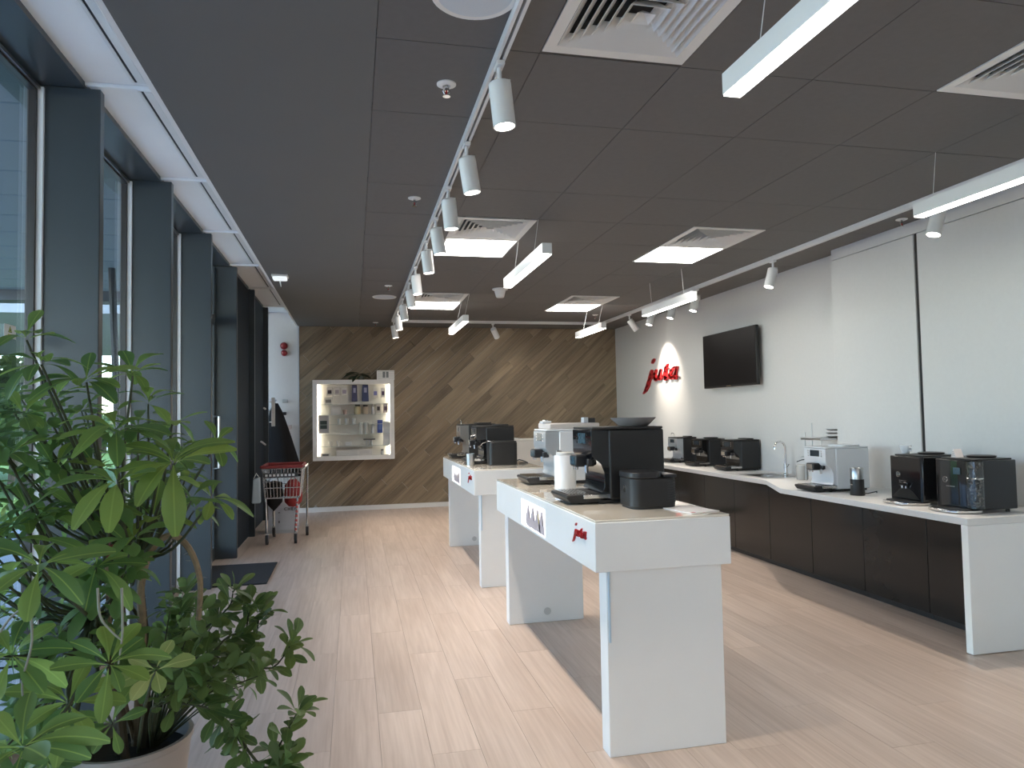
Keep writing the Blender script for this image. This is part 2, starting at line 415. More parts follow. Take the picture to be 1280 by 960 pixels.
SCREEN = mat('backlit_panel', (.9, .9, .9), .4, emit=1.25, ecol=(1, .98, .96))
PRINT1 = mat('print_mauve', (.50, .42, .44), .5); PRINT2 = mat('print_dark', (.10, .07, .07), .5); PRINT3 = mat('print_ochre', (.55, .42, .12), .5)
TOPG = mat('table_top_glass', (.78, .72, .62), .05, noise=.02, coat=.6)
def table(label, y0, y1):
    t = thing('display_table', label, 'table', (0.93, y0, 0), 0, 'white display tables in a row')
    W, D = .59, y1-y0
    B(0, W, 0, D, .73, .925).build('tabletop_box', WHITE, t, .003)
    tag(B(.002, W-.002, .002, D-.002, .925, .935).build('glass_top', TOPG, t, .002), 'thin glossy greenish glass top')
    for a in (.02, D-.105):
        lg = B(.05, .555, a, a+.088, 0, .73).build('leg', WHITE, t, .003)
        if a > 1: MB().cyl((.306, a-.003, .07), (.306, a+.001, .07), .024, n=20).build('cable_cover', mat('cover_grey', (.55, .55, .54), .5), lg)
    B(.056, .0635, .012, .0195, .45, .73).build('blue_film', mat('film', (.5, .62, .72), .3), t)
    p = B(-.003, .0, .755, 1.255, .745, .885).build('picture_panel', SCREEN, t)
    # printed cups on the panel
    for i, (yy, mt_) in enumerate(((1.10, PRINT1), (1.00, PRINT1), (.90, PRINT1), (.82, PRINT1))):
        pr = MB().prism([(yy-.07, .752), (yy+.03, .758), (yy+.05, .79), (yy-.005, .868), (yy-.03, .868), (yy-.055, .80)], 0, -.0042, -.003)
        pr.build('printed_figure', mt_, p)
        MB().prism([(yy-.045, .80), (yy-.03, .80), (yy-.02, .845), (yy-.032, .85)], 0, -.0048, -.0042).build('printed_figure', PRINT3 if i == 2 else PRINT2, p)
    def mp(x, y, tt):
        u = (x-JB[0])/(JB[1]-JB[0]); v = (y-JB[2])/(JB[3]-JB[2])
        return (tt, .29-u*.205, .895-v*.09)
    sg = link('logo', None, t)
    jura(sg, mp, 0., -.006, RED)
    return t
T1 = table('white display table with backlit picture, nearest the viewer', 2.70, 4.68)
T2 = table('white display table behind the nearest one, closer to the wood wall', 5.59, 7.57)

# ------------------------------------------------------------------ counter, cabinets
ZC = .745
WTOP = mat('worktop_white', (.70, .69, .67), .35, noise=.04, scale=60)
poly = [(3.30, 3.31), (3.30, 5.08), (3.57, 5.70), (3.57, 10.3), (XR-.002, 10.3), (XR-.002, 5.312), (XP-.002, 5.306), (XP-.002, 3.31)]
wt = thing('counter_worktop', 'long white worktop with angled front edge along the white wall', 'worktop', (0, 0, 0))
MB().prism(poly, 2, .705, ZC).build('top', WTOP, wt, .003)
tag(B(3.30, XP-.002, 3.31, 3.355, 0.004, .7045).build('end_panel', WHITE, wt, .002), 'white upright panel closing the counter end')
seams = [3.36, 3.93, 4.52, 5.115, 5.71, 6.30, 6.90, 7.50, 8.10, 8.70, 9.30, 9.90]
where = ['first from the white end panel', 'second from the white end panel', 'third from the white end panel', 'under the white coffee machine', 'under the sink', 'just past the sink', 'seventh from the white end panel', 'eighth from the white end panel', 'ninth from the white end panel', 'tenth from the white end panel', 'last at the far end']
for i in range(len(seams)-1):
    a, b = seams[i], seams[i+1]
    cbn = thing('base_cabinet', 'glossy charcoal base cabinet of the counter, ' + where[i], 'cabinet', (3.6, a, 0), 0, 'counter base cabinets')
    B(.02, .40, .001, b-a-.001, .06, .70).build('body', DARKP, cbn)
    B(0, .0195, .0025, b-a-.0025, .045, .700).build('door', DARKDOOR, cbn, .0015)
    B(.03, .05, .001, b-a-.001, 0, .0595).build('plinth', DARKP, cbn)

# ------------------------------------------------------------------ ceiling fittings
VENTB = mat('vent_dark', (.02, .022, .025), .7)
def vent(label, i, j):
    x0, x1, y0, y1 = GX[i], GX[i+1], GY[j], GY[j+1]
    cx, cy = (x0+x1)/2, (y0+y1)/2; h = min(x1-x0, y1-y0)/2 - .003
    t = thing('air_vent', label, 'vent', (cx, cy, CZ), 0, 'square ceiling air vents')
    def ring(a, za, b, zb, th=.002):
        mb = MB()
        for k in range(4):
            c_, s_ = math.cos(k*PI/2), math.sin(k*PI/2)
            def R(x, y, z): return (x*c_-y*s_, x*s_+y*c_, z)
            vs = [R(-a, -a, za), R(a, -a, za), R(b, -b, zb), R(-b, -b, zb)]
            vs += [(v[0], v[1], v[2]+th) for v in vs]
            mb.add(vs, [(0, 1, 2, 3), (7, 6, 5, 4), (0, 4, 5, 1), (2, 6, 7, 3)])
        return mb
    ring(h, -.004, h-.045, -.002, .006).build('frame', METALW, t, smooth=False)
    n = 6; a0 = h-.047
    for k in range(n):
        a = a0 - k*(a0-.04)/n
        ring(a, -.003-.001*k, a-.034, .030, .0025).build('louvre', METALW, t, smooth=False)
    MB().add([(-.034, -.034, -.008), (.034, -.034, -.008), (.034, .034, -.008), (-.034, .034, -.008), (0, 0, .022)], [(0, 1, 4), (1, 2, 4), (2, 3, 4), (3, 0, 4)]).build('centre_plate', METALW, t, smooth=False)
    B(-h, h, -h, h, .045, .05).build('plenum', VENTB, t)
PANELM = mat('panel_glow', (1, 1, 1), .5, emit=PANEL_E, ecol=(1, .96, .90))
def panel(label, i, j):
    x0, x1, y0, y1 = GX[i], GX[i+1], GY[j], GY[j+1]
    t = thing('light_panel', label, 'ceiling light', ((x0+x1)/2, (y0+y1)/2, CZ), 0, 'square ceiling light panels')
    a, b = (x1-x0)/2-.003, (y1-y0)/2-.003
    fr = MB().box(-a, a, -b, -b+.012, -.002, .02).box(-a, a, b-.012, b, -.002, .02).box(-a, -a+.012, -b+.012, b-.012, -.002, .02).box(a-.012, a, -b+.012, b-.012, -.002, .02)
    fr.build('frame', LAMPW, t, smooth=False)
    B(-a+.012, a-.012, -b+.012, b-.012, .0, .012).build('diffuser', PANELM, t)
VL = {(1, 1): 'largest square white ceiling air vent, between spotlight track and long pendant', (4, 1): 'square white ceiling vent cut off by the right picture edge',
      (1, 5): 'square white ceiling vent beside the spotlight track, in front of a light panel', (4, 5): 'square white ceiling vent on the right, in front of a light panel near the television',
      (1, 10): 'small far square ceiling vent at left, near the wood wall', (4, 10): 'small far square ceiling vent at right, near the wood wall'}
LL = {(1, 6): 'bright square ceiling light panel beside the spotlight track', (4, 6): 'bright square ceiling light panel on the right near the television',
      (1, 11): 'small far bright ceiling light panel at left, near the wood wall', (4, 11): 'small far bright ceiling light panel at right, near the wood wall'}
for k, kind in holes.items():
    (vent if kind == 'v' else panel)((VL if kind == 'v' else LL)[k], *k)

# unseen panels added behind the viewer to brighten the table fronts
for (x_, y_), lb in (((.99, -.7), 'added unseen ceiling light panel behind the viewer on the window side'), ((2.76, -.7), 'added unseen ceiling light panel behind the viewer on the counter side')):
    t = thing('light_panel', lb, 'ceiling light', (x_, y_, CZ-.02), 0, 'square ceiling light panels')
    MB().box(-.3, .3, -.3, -.288, -.002, .0195).box(-.3, .3, .288, .3, -.002, .0195).box(-.3, -.288, -.288, .288, -.002, .0195).box(.288, .3, -.288, .288, -.002, .0195).build('frame', LAMPW, t, smooth=False)
    B(-.288, .288, -.288, .288, 0, .012).build('diffuser', PANELM, t)

# tracks
def track(label, p0, p1):
    p0, p1 = Vector(p0), Vector(p1); d = p1-p0; L = d.length
    t = thing('lighting_track', label, 'track', p0, math.atan2(d.y, d.x), 'white lighting tracks')
    B(0, L, -.018, .018, -.006, 0).build('back_plate', LAMPW, t)
    B(0, L, -.018, -.0055, -.037, -.006).build('rail', LAMPW, t); B(0, L, .0055, .018, -.037, -.006).build('rail', LAMPW, t)
    B(.01, L-.01, -.0054, .0054, -.012, -.0061).build('contact_groove', mat('groove', (.12, .1, .09), .5), t)
    return t
track('long white ceiling track carrying the left row of spotlights', (.55, .6, CZ), (.55, 10.0, CZ))
track('white ceiling track above the counter by the white wall', (3.64, .6, CZ), (3.64, 10.0, CZ))
track('white ceiling track running across in front of the wood wall', (.57, 10.03, CZ), (3.66, 10.03, CZ))
LENS = mat('lamp_lens', (1, 1, 1), .4, emit=22., ecol=(1, .93, .83))
def spot(label, x, y, aim=None, watts=SPOT_W, group='spotlights on the left track', cone=66, blend=.8):
    t = thing('track_spotlight', label, 'spotlight', (x, y, CZ-.037), 0, group)
    B(-.016, .016, -.035, .035, -.018, .0).build('adapter', LAMPW, t, .004)
    MB().cyl((0, 0, -.018), (0, 0, -.06), .009, n=10).build('stem', LAMPW, t)
    br = MB().box(.036, .041, -.009, .009, -.13, -.062).box(-.010, .041, -.009, .009, -.066, -.060)
    br.build('bracket', LAMPW, t, .001)
    R, H = .043, .17
    hd = link('head', None, t); hd.location = (0, 0, -.075)
    if aim is not None:
        d = (Vector(aim) - Vector((x, y, CZ-.112))).normalized()
        hd.rotation_euler = Vector((0, 0, -1)).rotation_difference(d).to_euler()
    else:
        hd.rotation_euler = (random.uniform(-.03, .03), random.uniform(-.05, .03), 0)
    MB().lathe([(.0, 0), (R-.004, 0), (R, -.004), (R, -H), (R-.005, -H), (R-.006, -H+.02), (0, -H+.02)], n=28).build('housing', LAMPW, hd)
    MB().lathe([(0, -H+.012), (R-.0065, -H+.012), (R-.0065, -H+.018), (0, -H+.018)], n=24).build('lens', LENS, hd)
    ld = bpy.data.lights.new('spot_beam', 'SPOT'); ld.energy = watts; ld.spot_size = math.radians(cone); ld.spot_blend = blend
    ld.shadow_soft_size = .03; ld.color = (1, .885, .755)
    lo = link('spot_beam', ld, hd); lo.location = (0, 0, -H-.002)
    return t
ordn = ['nearest', 'second', 'third', 'fourth', 'fifth', 'sixth', 'seventh', 'eighth', 'ninth', 'last']
for k, y in enumerate((2.58, 3.38, 4.06, 4.71, 5.35, 6.30, 7.05, 8.0, 8.9, 9.8)):
    spot('white cylindrical spotlight, %s from the viewer in the left track row' % ordn[k], .55, y, (.55+random.uniform(.22, .42), y+random.uniform(-.1, .1), 0))
spot('added white spotlight, unseen behind the viewer on the left track', .55, 1.5, (.85, 1.5, 0))  # extra spot out of view, added for more light
rt = 'spotlights on the right track'
for k, (y, lb) in enumerate(((3.76, 'white spotlight below the long pendant at the right picture edge'), (5.59, 'white spotlight hanging alone above the television and wall panel'),
                    (7.03, 'white spotlight at the near end of the pendant above the television'), (7.6, 'white spotlight seen just under the middle of the right pendant'), (8.2, 'white spotlight seen just under the far end of the right pendant'))):
    spot(lb, 3.64, y, (2.85, y, 0), SPOT_W*1.15, rt, 66, .9)
for y_, lb in ((1.9, 'added unseen white spotlight on the right track beside the viewer'), (.8, 'added unseen white spotlight on the right track behind the viewer')):  # two unseen spots added to light the right-hand aisle floor
    spot(lb, 3.64, y_, (2.7, y_, 0), SPOT_W*1.15, rt, 66, .9)
logoC = P(836, 458, 0, XR)
spot('tilted white spotlight aimed at the red wall sign', 3.64, 8.95, logoC+Vector((0, 0, -.1)), 90, rt, 70, 1.)
spot('tilted white spotlight on the rear track by the wood wall', 1.98, 10.03, (2.6, YB, 1.7), 6, 'spotlights on the rear track', 60)

# linear pendants
PENDM = mat('pendant_glow', (1, 1, 1), .5, emit=PEND_E, ecol=(1, .95, .88))
def pendant(label, x, y0, y1, z=2.40):
    t = thing('linear_pendant', label, 'pendant light', (x, y0, z), 0, 'white linear pendant lights')
    L = y1-y0
    B(-.033, .033, 0, L, .006, .078).build('housing', LAMPW, t, .002)
    B(-.030, .030, .004, L-.004, 0.001, .0058).build('diffuser', PENDM, t)
    gx = min(GX, key=lambda g_: abs(g_-x))
    inner = [g_ for g_ in GY if y0+.05 < g_ < y1-.05]
    for yy in ((inner[0]-y0, inner[-1]-y0) if len(inner) > 1 else (.2, L-.2)):
        MB().cyl((0, yy, .078), (gx-x, yy, CZ-z), .0018, n=6).build('cable', LAMPW, t)
pendant('nearest long white linear pendant light at top right', 1.235, .88, 2.10)
pendant('white linear pendant light in the middle, beside a vent and light panel', 1.24, 4.42, 5.64)
pendant('small far white linear pendant light before the wood wall, left', 1.22, 7.72, 8.93)
pendant('added long white linear pendant light, unseen behind the viewer', 1.235, -2.2, -.98)  # extra pendant out of view, added for light on the table fronts
pendant('white linear pendant light at the right picture edge', 3.03, 2.05, 3.27)
pendant('white linear pendant light hanging before the wall sign', 3.08, 6.0, 7.14)
pendant('far white linear pendant light at the corner of the wood wall', 3.0, 8.2, 9.25)

# round speakers, sprinklers, detector, emergency light
def speaker(label, x, y, r=.135):
    t = thing('ceiling_speaker', label, 'speaker', (x, y, CZ), 0, 'round ceiling speakers')
    MB().lathe([(r, 0), (r, -.004), (r-.006, -.009), (r-.012, -.007)], n=40).build('rim', LAMPW, t)
    MB().lathe([(0, -.012), (r*.6, -.011), (r-.013, -.006), (r-.013, -.002), (0, -.002)], n=40).build('grille', mat('grille_white', (.62, .68, .74), .5, noise=.05, scale=200), t)
    MB().cyl((0, 0, -.0135), (0, 0, -.0122), .006, n=10).build('badge', STEEL, t)
q = P(594, -8, 2, CZ); speaker('large round white ceiling speaker cut off by the top picture edge', q.x, q.y, .145)
q = P(480.5, 371, 2, CZ); speaker('small far round white ceiling speaker left of the spotlight row', q.x, q.y)
def sprinkler(label, px, py):
    q = P(px, py, 2, CZ)
    t = thing('sprinkler', label, 'sprinkler', q, 0, 'ceiling sprinklers')
    MB().lathe([(.040, 0), (.040, -.004), (.024, -.010), (.016, -.010), (.016, -.002)], n=24).build('rosette', LAMPW, t)
    MB().cyl((0, 0, -.002), (0, 0, -.03), .008, n=10).build('valve', CHROME, t)
    fr = MB()
    for s in (-1, 1): fr.tube([(s*.008, 0, -.016), (s*.014, 0, -.03), (s*.003, 0, -.05)], .0022, 6)
    fr.build('frame_arm', CHROME, t)
    MB().cyl((0, 0, -.025), (0, 0, -.045), .0035, n=8).build('glass_bulb', mat('bulb_red', (.4, .03, .03), .2), t)
    MB().cyl((0, 0, -.050), (0, 0, -.053), .016, n=14).build('deflector', CHROME, t)
sprinkler('white sprinkler head nearest the viewer, left of the spotlights', 558, 105)
sprinkler('white sprinkler head second from the viewer, left of the spotlights', 518, 247.5)
sprinkler('white sprinkler head above the far round speaker', 485.5, 357)
sprinkler('white sprinkler head at the wood wall, left of the last spotlight', 469.5, 403)
sprinkler('white sprinkler head near the right track and wall panel', 1127, 274)
sprinkler('white sprinkler head near the corner of the wood wall and right track', 744, 393.5)
q = P(625, 361, 2, CZ)
t = thing('smoke_detector', 'white cone-shaped smoke detector on the ceiling near the middle pendant', 'detector', q)
MB().lathe([(.085, 0), (.085, -.012), (.065, -.02)], n=28).build('base', LAMPW, t)
MB().lathe([(.062, -.02), (.045, -.085), (.04, -.095), (0, -.098)], n=28).build('cone', LAMPW, t)
q = P(350, 344, 2, CZ)
t = thing('emergency_light', 'small clear emergency light on the dark ceiling by the windows', 'light', q)
B(-.075, .075, -.06, .06, -.02, 0).build('base', LAMPW, t, .004)
B(-.065, .065, -.05, .05, -.05, -.0205).build('lens_cover', mat('frosted', (.7, .74, .76), .15, emit=.6), t, .012)
MB().cyl((.0, -.0, -.051), (.01, 0, -.11), .007, .004, n=8).build('test_rod', STEEL, t)

# ------------------------------------------------------------------ television and wall sign
t = thing('television', 'flat black television mounted on the white wall', 'television', (4.06, 7.15, 0), 0)
B(0, .035, -.57, .57, 1.635, 2.255).build('housing', BLACKM, t, .006)
tag(B(-.002, .0, -.555, .555, 1.655, 2.243).build('screen', mat('screen_black', (.010, .009, .010), .35, noise=.05, spec=.2), t), 'switched-off black screen')
B(.035, XR-4.06, -.18, .18, 1.8, 2.1).build('wall_mount', DARKP, t)
B(-.003, -.001, -.05, .05, 1.640, 1.650).build('badge', CHROME, t)
sg = thing('wall_sign', 'red handwritten style sign reading jura on the white wall', 'sign', (0, 0, 0))
def mpw(x, y, tt):
    q = P(798+x/16., 440+y/16., 0, XR-.02)
    return (XR-.002-tt, q.y, q.z)
jura(sg, mpw, 0., .022, RED)
strokes_mb = MB()
strokes(strokes_mb, [[(806+14*math.cos(a), 512+26*math.sin(a), 4) for a in [i*PI/5 for i in range(11)]], [(800, 525, 3), (801, 500, 3), (812, 506, 3), (803, 513, 3), (812, 525, 3)]], mpw, 0., .004)
strokes_mb.build('registered_mark', mat('mark_grey', (.3, .28, .28), .5), sg, smooth=False)

# ------------------------------------------------------------------ coffee machines
DISP = mat('display_dark', (.01, .012, .016), .05, emit=.02, ecol=(.2, .5, .7))
DISPB = mat('display_blue', (.05, .09, .115), .12, noise=.4, scale=60)
def machine(label, x, y, z, L, W, H, body, front, tray=BLACKM, rz=0., spout=True, top='lid', tank=None, dispm=DISP, strip=True, hook=False, knob=False, chin=.30, tray_l=.10, bulge=True):
    """front looks along -x; x,y = front-edge centre of the body"""
    t = thing('coffee_machine', label, 'coffee machine', (x, y, z), rz, 'automatic coffee machines')
    h = W/2
    # side shells and back
    B(.085, L, -h, h, .018, H-.012).build('body', body, t, .010, 3)
    prof = [(0.0, H-.014), (0.0, .66*H), (.010, .60*H), (.045, .52*H), (.062, .40*H), (.062, .22*H), (.050, .15*H), (.055, .06), (.10, .05), (.10, H-.014)]
    MB().prism(prof, 1, -h+.006, h-.006).build('front_panel', front, t, .006, 3)
    B(.004, L-.004, -h+.002, h-.002, H-.0118, H).build('top_cover', body, t, .004)
    # base and drip tray
    B(.03, L-.02, -h+.01, h-.01, .004, .0178).build('base', tray, t, .003)
    tr = MB().prism([(-tray_l, .034), (-tray_l+.02, .008), (.05, .008), (.05, .048), (-tray_l+.005, .044)], 1, -h+.012, h-.012).build('drip_tray', tray, t, .003)
    for k in range(7):
        xx = -tray_l+.018 + k*(tray_l-.02)/7
        B(xx, xx+.006, -h+.03, h-.03, .0455, .0505).build('slat', CHROME, tr)
    if strip:
        B(-tray_l*.35, .13, -h+.004, -h+.012, .028, .046).build('chrome_strip', CHROME, t, .001)
        B(-tray_l*.35, .13, h-.012, h-.004, .028, .046).build('chrome_strip', CHROME, t, .001)
    for a, b in ((.05, -h+.03), (.05, h-.03), (L-.05, -h+.03), (L-.05, h-.03)):
        MB().cyl((a, b, 0), (a, b, .0042), .012, n=10).build('foot', RUBBER, t)
    if spout:
        sp = B(-.048, .05, -.045, .045, .47*H, .63*H).build('coffee_spout', DARKP, t, .008, 3)
        B(-.051, -.047, -.035, .035, .50*H, .61*H).build('spout_badge', dispm if dispm is DISPB else CHROME, sp)
        for s in (-.018, .018):
            MB().cyl((-.034, s, .47*H), (-.034, s, .43*H), .008, .006, n=10).build('nozzle', CHROME, sp)
        MB().cyl((-.01, -h*.62, .50*H), (-.01, -h*.62, .40*H), .010, .008, n=10).build('milk_nozzle', CHROME, t)
        B(-.006, .02, -h*.62-.014, -h*.62+.014, .50*H, .58*H).build('milk_spout', DARKP, t, .004)
    B(-.0016, .001, -.055, .055, .78*H, .92*H).build('display', dispm, t)
    for k in range(3):
        for s in (-1, 1):
            MB().cyl((-.001, s*.078, (.79+.055*k)*H), (.002, s*.078, (.79+.055*k)*H), .006, n=8).build('button', CHROME, t)
    if top == 'lid':
        MB().prism([(.18, -h*.62), (.20, -h*.7), (L-.06, -h*.7), (L-.04, -h*.62), (L-.04, h*.62), (L-.06, h*.7), (.20, h*.7), (.18, h*.62)], 2, H, H+.012).build('bean_lid', body, t, .003)
    elif top == 'bowl':
        MB().lathe([(.065, 0), (.075, .003), (.108, .036), (.112, .042), (.104, .042), (.07, .010), (0, .008)], (L-.095, 0, H), 32).build('bean_hopper', mat('smoked_plastic', (.30, .27, .26), .12), t)
    elif top == 'rim':
        MB().lathe([(.0, 0), (.075, 0), (.085, .012), (.078, .014), (.05, .008), (0, .008)], (L*.62, 0, H), 28).build('bean_lid', BLACKM, t)
    elif top == 'box':
        B(.03, L-.02, -h+.01, h-.01, H, H+.034).build('top_box', mat('cream_plastic', (.62, .56, .52), .4), t, .006)
        B(.01, .07, -.04, .03, H+.0342, H+.05).build('rotary_switch', PWHITE, t, .004)
        MB().cyl((.04, 0, H+.0502), (.04, 0, H+.056), .018, n=14).build('switch_cap', CHROME, t)
    if knob:
        MB().cyl((-.02, h*.5, .70*H), (.0, h*.5, .70*H), .02, n=18).build('knob', CHROME, t)
    if hook:
        MB().tube([(.03, 0, H), (.03, 0, H+.03), (.02, 0, H+.05), (.0, 0, H+.055), (-.012, 0, H+.035)], .004).build('chrome_hook', CHROME, t)
    if tank:
        B(.10, .30, tank*h, tank*(h+.004), .05, H-.02).build('water_tank', mat('tank_smoke', (.12, .14, .15), .08), t, .002)
    return t
TZ = .935
machine('large black coffee machine with smoked bowl hopper on the nearest table', 1.09, 3.33, TZ, .365, .30, .36, BLACKM, BLACK, top='bowl', dispm=DISPB, tray_l=.125)
machine('white and silver coffee machine with cream top box on the nearest table', 1.14, 4.33, TZ, .37, .30, .335, PWHITE, SILVER, DARKP, top='box', dispm=DISPB, tray_l=.12)
machine('black coffee machine at the near end of the rear table', 1.06, 6.34, TZ, .34, .29, .335, BLACKM, BLACK, top='lid', knob=True)
machine('dark coffee machine at the far end of the rear table', 1.05, 7.25, TZ, .37, .28, .345, BLACKM, STEEL, top='lid', hook=True)
machine('black coffee machine with silver front edge, farthest on the counter', 3.86, 8.20, ZC, .27, .26, .31, BLACKM, SILVER, top='lid', hook=True)
machine('black coffee machine in the middle of the three far counter machines', 3.84, 7.52, ZC, .29, .27, .31, BLACKM, BLACK, top='rim')
machine('wide black coffee machine beside the sink on the counter', 3.83, 6.82, ZC, .30, .28, .32, BLACKM, BLACK, top='lid')
machine('white coffee machine with black tray and small black screen on the counter', 3.44, 4.82, ZC, .37, .27, .335, PWHITE, PWHITE, BLACKM, top='lid')


# glossy flat-fronted counter machines; the nearest carries a clear bean column at its corner
def gloss_machine(label, x, y, column):
    t = thing('coffee_machine', label, 'coffee machine', (x, y, ZC), 0, 'automatic coffee machines')
    H = .305
    MB().prism([(0, .13), (0, -.02), (.012, -.085), (.05, -.128), (.10, -.14), (.30, -.14), (.315, -.12), (.315, .12), (.30, .14), (.02, .14)] if column else
               [(.012, .14), (0, .125), (0, -.125), (.012, -.14), (.37, -.14), (.385, -.12), (.385, .12), (.37, .14)], 2, .02, H).build('body', BLACK, t, .006, 3)
    B(.03, .295, -.12, .12, H, H+.008).build('top_cover', BLACKM, t, .003)
    MB().lathe([(.0, 0), (.07, 0), (.08, .010), (.07, .013), (.045, .008), (0, .008)], (.205, 0, H+.008), 28).build('bean_lid', BLACKM, t)
    if column:
        MB().cyl((.045, -.105, .03), (.045, -.105, H-.005), .046, n=28).build('clear_column', CLEAR, t)
        cb = MB()
        for k in range(130):
            a = random.uniform(0, 2*PI); rr = .036*math.sqrt(random.random()); zz = random.uniform(.04, H-.02)
            p0 = Vector((.045+rr*math.cos(a), -.105+rr*math.sin(a), zz)); d = Vector((random.uniform(-1, 1), random.uniform(-1, 1), random.uniform(-1, 1))).normalized()*.008
            cb.cyl(p0-d, p0+d, .0055, n=6)
        tag(cb.build('coffee_beans', mat('beans', (.10, .085, .075), .2, noise=.5, scale=80, coat=.5), t), kind='stuff')
        MB().lathe([(.047, .200), (.049, .203), (.047, .206)], (.045, -.105, 0), 24).build('column_ring', CHROME, t)
        B(-.002, .0, -.05, .0, .22, .26).build('display', DISPB, t)
    else:
        # curved recess over the tray
        pr = [(-.11, .035)] + [(-.11+.22*i/12, .035+.065*math.sin(PI*i/12)) for i in range(13)] + [(.11, .035)]
        MB().prism(pr, 0, -.0015, .0005).build('cup_recess', mat('recess_black', (.004, .004, .004), .3), t)
        MB().tube([(-.0016, -.11+.22*i/12, .037+.065*math.sin(PI*i/12)) for i in range(13)], .0018, 6).build('recess_edge', DARKP, t)
        for s_ in (-.016, .016): MB().cyl((-.012, s_, .115), (-.012, s_, .10), .006, n=10).build('nozzle', CHROME, t)
        B(-.02, .001, -.035, .035, .115, .14).build('coffee_spout', BLACK, t, .004)
    tr = MB().prism([(-.085, .11), (-.10, .05), (-.10, -.05), (-.08, -.10), (.0, -.135), (.06, -.135), (.06, .12)], 2, .004, .019).build('drip_tray', CHROME, t, .003)
    MB().prism([(-.065, .10), (-.08, .05), (-.08, -.05), (-.06, -.09), (.0, -.12), (.0, .11)], 2, .0192, .026).build('tray_grate', BLACKM, tr, .001)
    MB().tube([(-.0016, .06+.016*math.cos(i*PI/8), .185+.016*math.sin(i*PI/8)) for i in range(17)], .0014, 6).build('emblem_ring', CHROME, t)
    MB().tube([(-.0016, .053, .178), (-.0016, .06, .194), (-.0016, .067, .178)], .0014, 6).build('emblem', CHROME, t)
    for k in range(5): B(-.0015, .0, .050-k*.013-.004, .050-k*.013+.004, .145, .149).build('lettering', CHROME, t)
    for a, b in ((.05, -.1), (.05, .1), (.27, -.1), (.27, .1)):
        MB().cyl((a, b, 0), (a, b, .02), .012, n=10).build('foot', RUBBER, t)
gloss_machine('glossy black coffee machine behind the nearest one on the counter', 3.48, 3.955, False)
gloss_machine('glossy black coffee machine with clear bean column, nearest on the counter', 3.47, 3.565, True)

# small things on the tables
t = thing('milk_cooler', 'black rounded milk cooler standing at the nearest table corner', 'milk cooler', (1.19, 2.935, TZ))
def rrect(x0, x1, y0, y1, r, n=6):
    out = []
    for cx, cy, a0 in ((x1-r, y1-r, 0), (x0+r, y1-r, PI/2), (x0+r, y0+r, PI), (x1-r, y0+r, 1.5*PI)):
        out += [(cx+r*math.cos(a0+PI/2*i/n), cy+r*math.sin(a0+PI/2*i/n)) for i in range(n+1)]
    return out
MB().prism(rrect(0, .215, 0, .19, .045), 2, .008, .135).build('body', BLACKM, t, .004)
MB().prism(rrect(.008, .21, .006, .184, .04), 2, 0, .008).build('base', RUBBER, t)
MB().prism(rrect(-.002, .15, -.002, .192, .045), 2, .1355, .162).build('lid', DARKP, t, .005, 3)
B(.15, .214, .01, .18, .1355, .150).build('rear_cap', DARKP, t, .004)
for k in range(9): B(.165, .2, -.0012, .001, .03+k*.011, .035+k*.011).build('vent_slat', RUBBER, t)
B(-.004, .001, .08, .10, .07, .10).build('badge', CHROME, t)
t = thing('milk_container', 'white cylindrical container between the two machines on the nearest table', 'container', (1.165, 3.87, TZ))
MB().lathe([(.056, 0), (.061, .004), (.063, .19), (.060, .195), (0, .195)], n=32).build('body', PWHITE, t)
MB().lathe([(.050, .1955), (.050, .208), (.045, .212), (0, .212)], n=32).build('lid', mat('lid_grey', (.5, .5, .49), .4), t)
B(-.05, -.02, -.006, .006, .212, .222).build('spigot', STEEL, t, .002)
q = P(866, 636, 2, TZ)
lf = B(-.085, .06, -.10, .12, 0, .004).build('leaflet', mat('paper_white', (.86, .82, .80), .5), loc=(1.435, 2.86, TZ+.0005), rot=(0, 0, .2))
tag(lf, 'white leaflet with a red mark lying at the nearest table corner', 'leaflet')
B(-.078, -.06, -.095, -.08, .004, .0046).build('red_mark', RED, lf)
t = thing('sugar_box', 'small chrome-fronted box standing on top of the white silver machine', 'box', (1.455, 4.33, TZ+.3695))
B(0, .045, -.03, .03, 0, .03).build('box', DARKP, t, .002); B(-.03, 0, -.028, .028, 0, .034).build('card_holder', PWHITE, t, .002)
tag(MB().tube([(1.41, 6.25, TZ+.006), (1.44, 6.2, TZ+.03), (1.47, 6.15, TZ+.02), (1.50, 6.12, TZ+.006), (1.46, 6.08, TZ+.006), (1.42, 6.1, TZ+.006)], .005).build('power_cable', RUBBER), 'black power cable curled behind the rear table machine', 'cable')
t = thing('cup_warmer', 'dark cylinder flask beside the near machine of the rear table', 'milk cooler', (1.13, 6.14-.12, TZ))
MB().prism(rrect(0, .245, -.06, .10, .03), 2, 0, .195).build('body', BLACKM, t, .005)
MB().prism(rrect(.003, .242, -.057, .097, .03), 2, .1953, .205).build('lid', DARKP, t, .003)
MB().tube([(.05, .0, .208), (0, 0, .206), (-.05, 0, .19), (-.07, 0, .17)], .004).build('milk_hose', CHROME, t)
t = thing('steel_cup', 'brushed steel milk cup in front of the rear table machine', 'cup', (.985, 6.10, TZ))
MB().lathe([(.03, 0), (.034, .002), (.038, .10), (.036, .10), (.032, .005), (0, .005)], n=24).build('body', STEEL, t)
a = P(643.5, 549.5, 1, 8.8)
t = thing('side_cabinet', 'low beige white cabinet standing on the floor beyond the rear table', 'cabinet', (a.x, 8.8, 0))
BEI = mat('beige_lacquer', (.62, .59, .54), .45)
B(0, .62, .0, .45, .06, a.z-.025).build('body', BEI, t, .003)
B(-.003, .625, -.012, .455, a.z-.0245, a.z).build('top', BEI, t, .003)
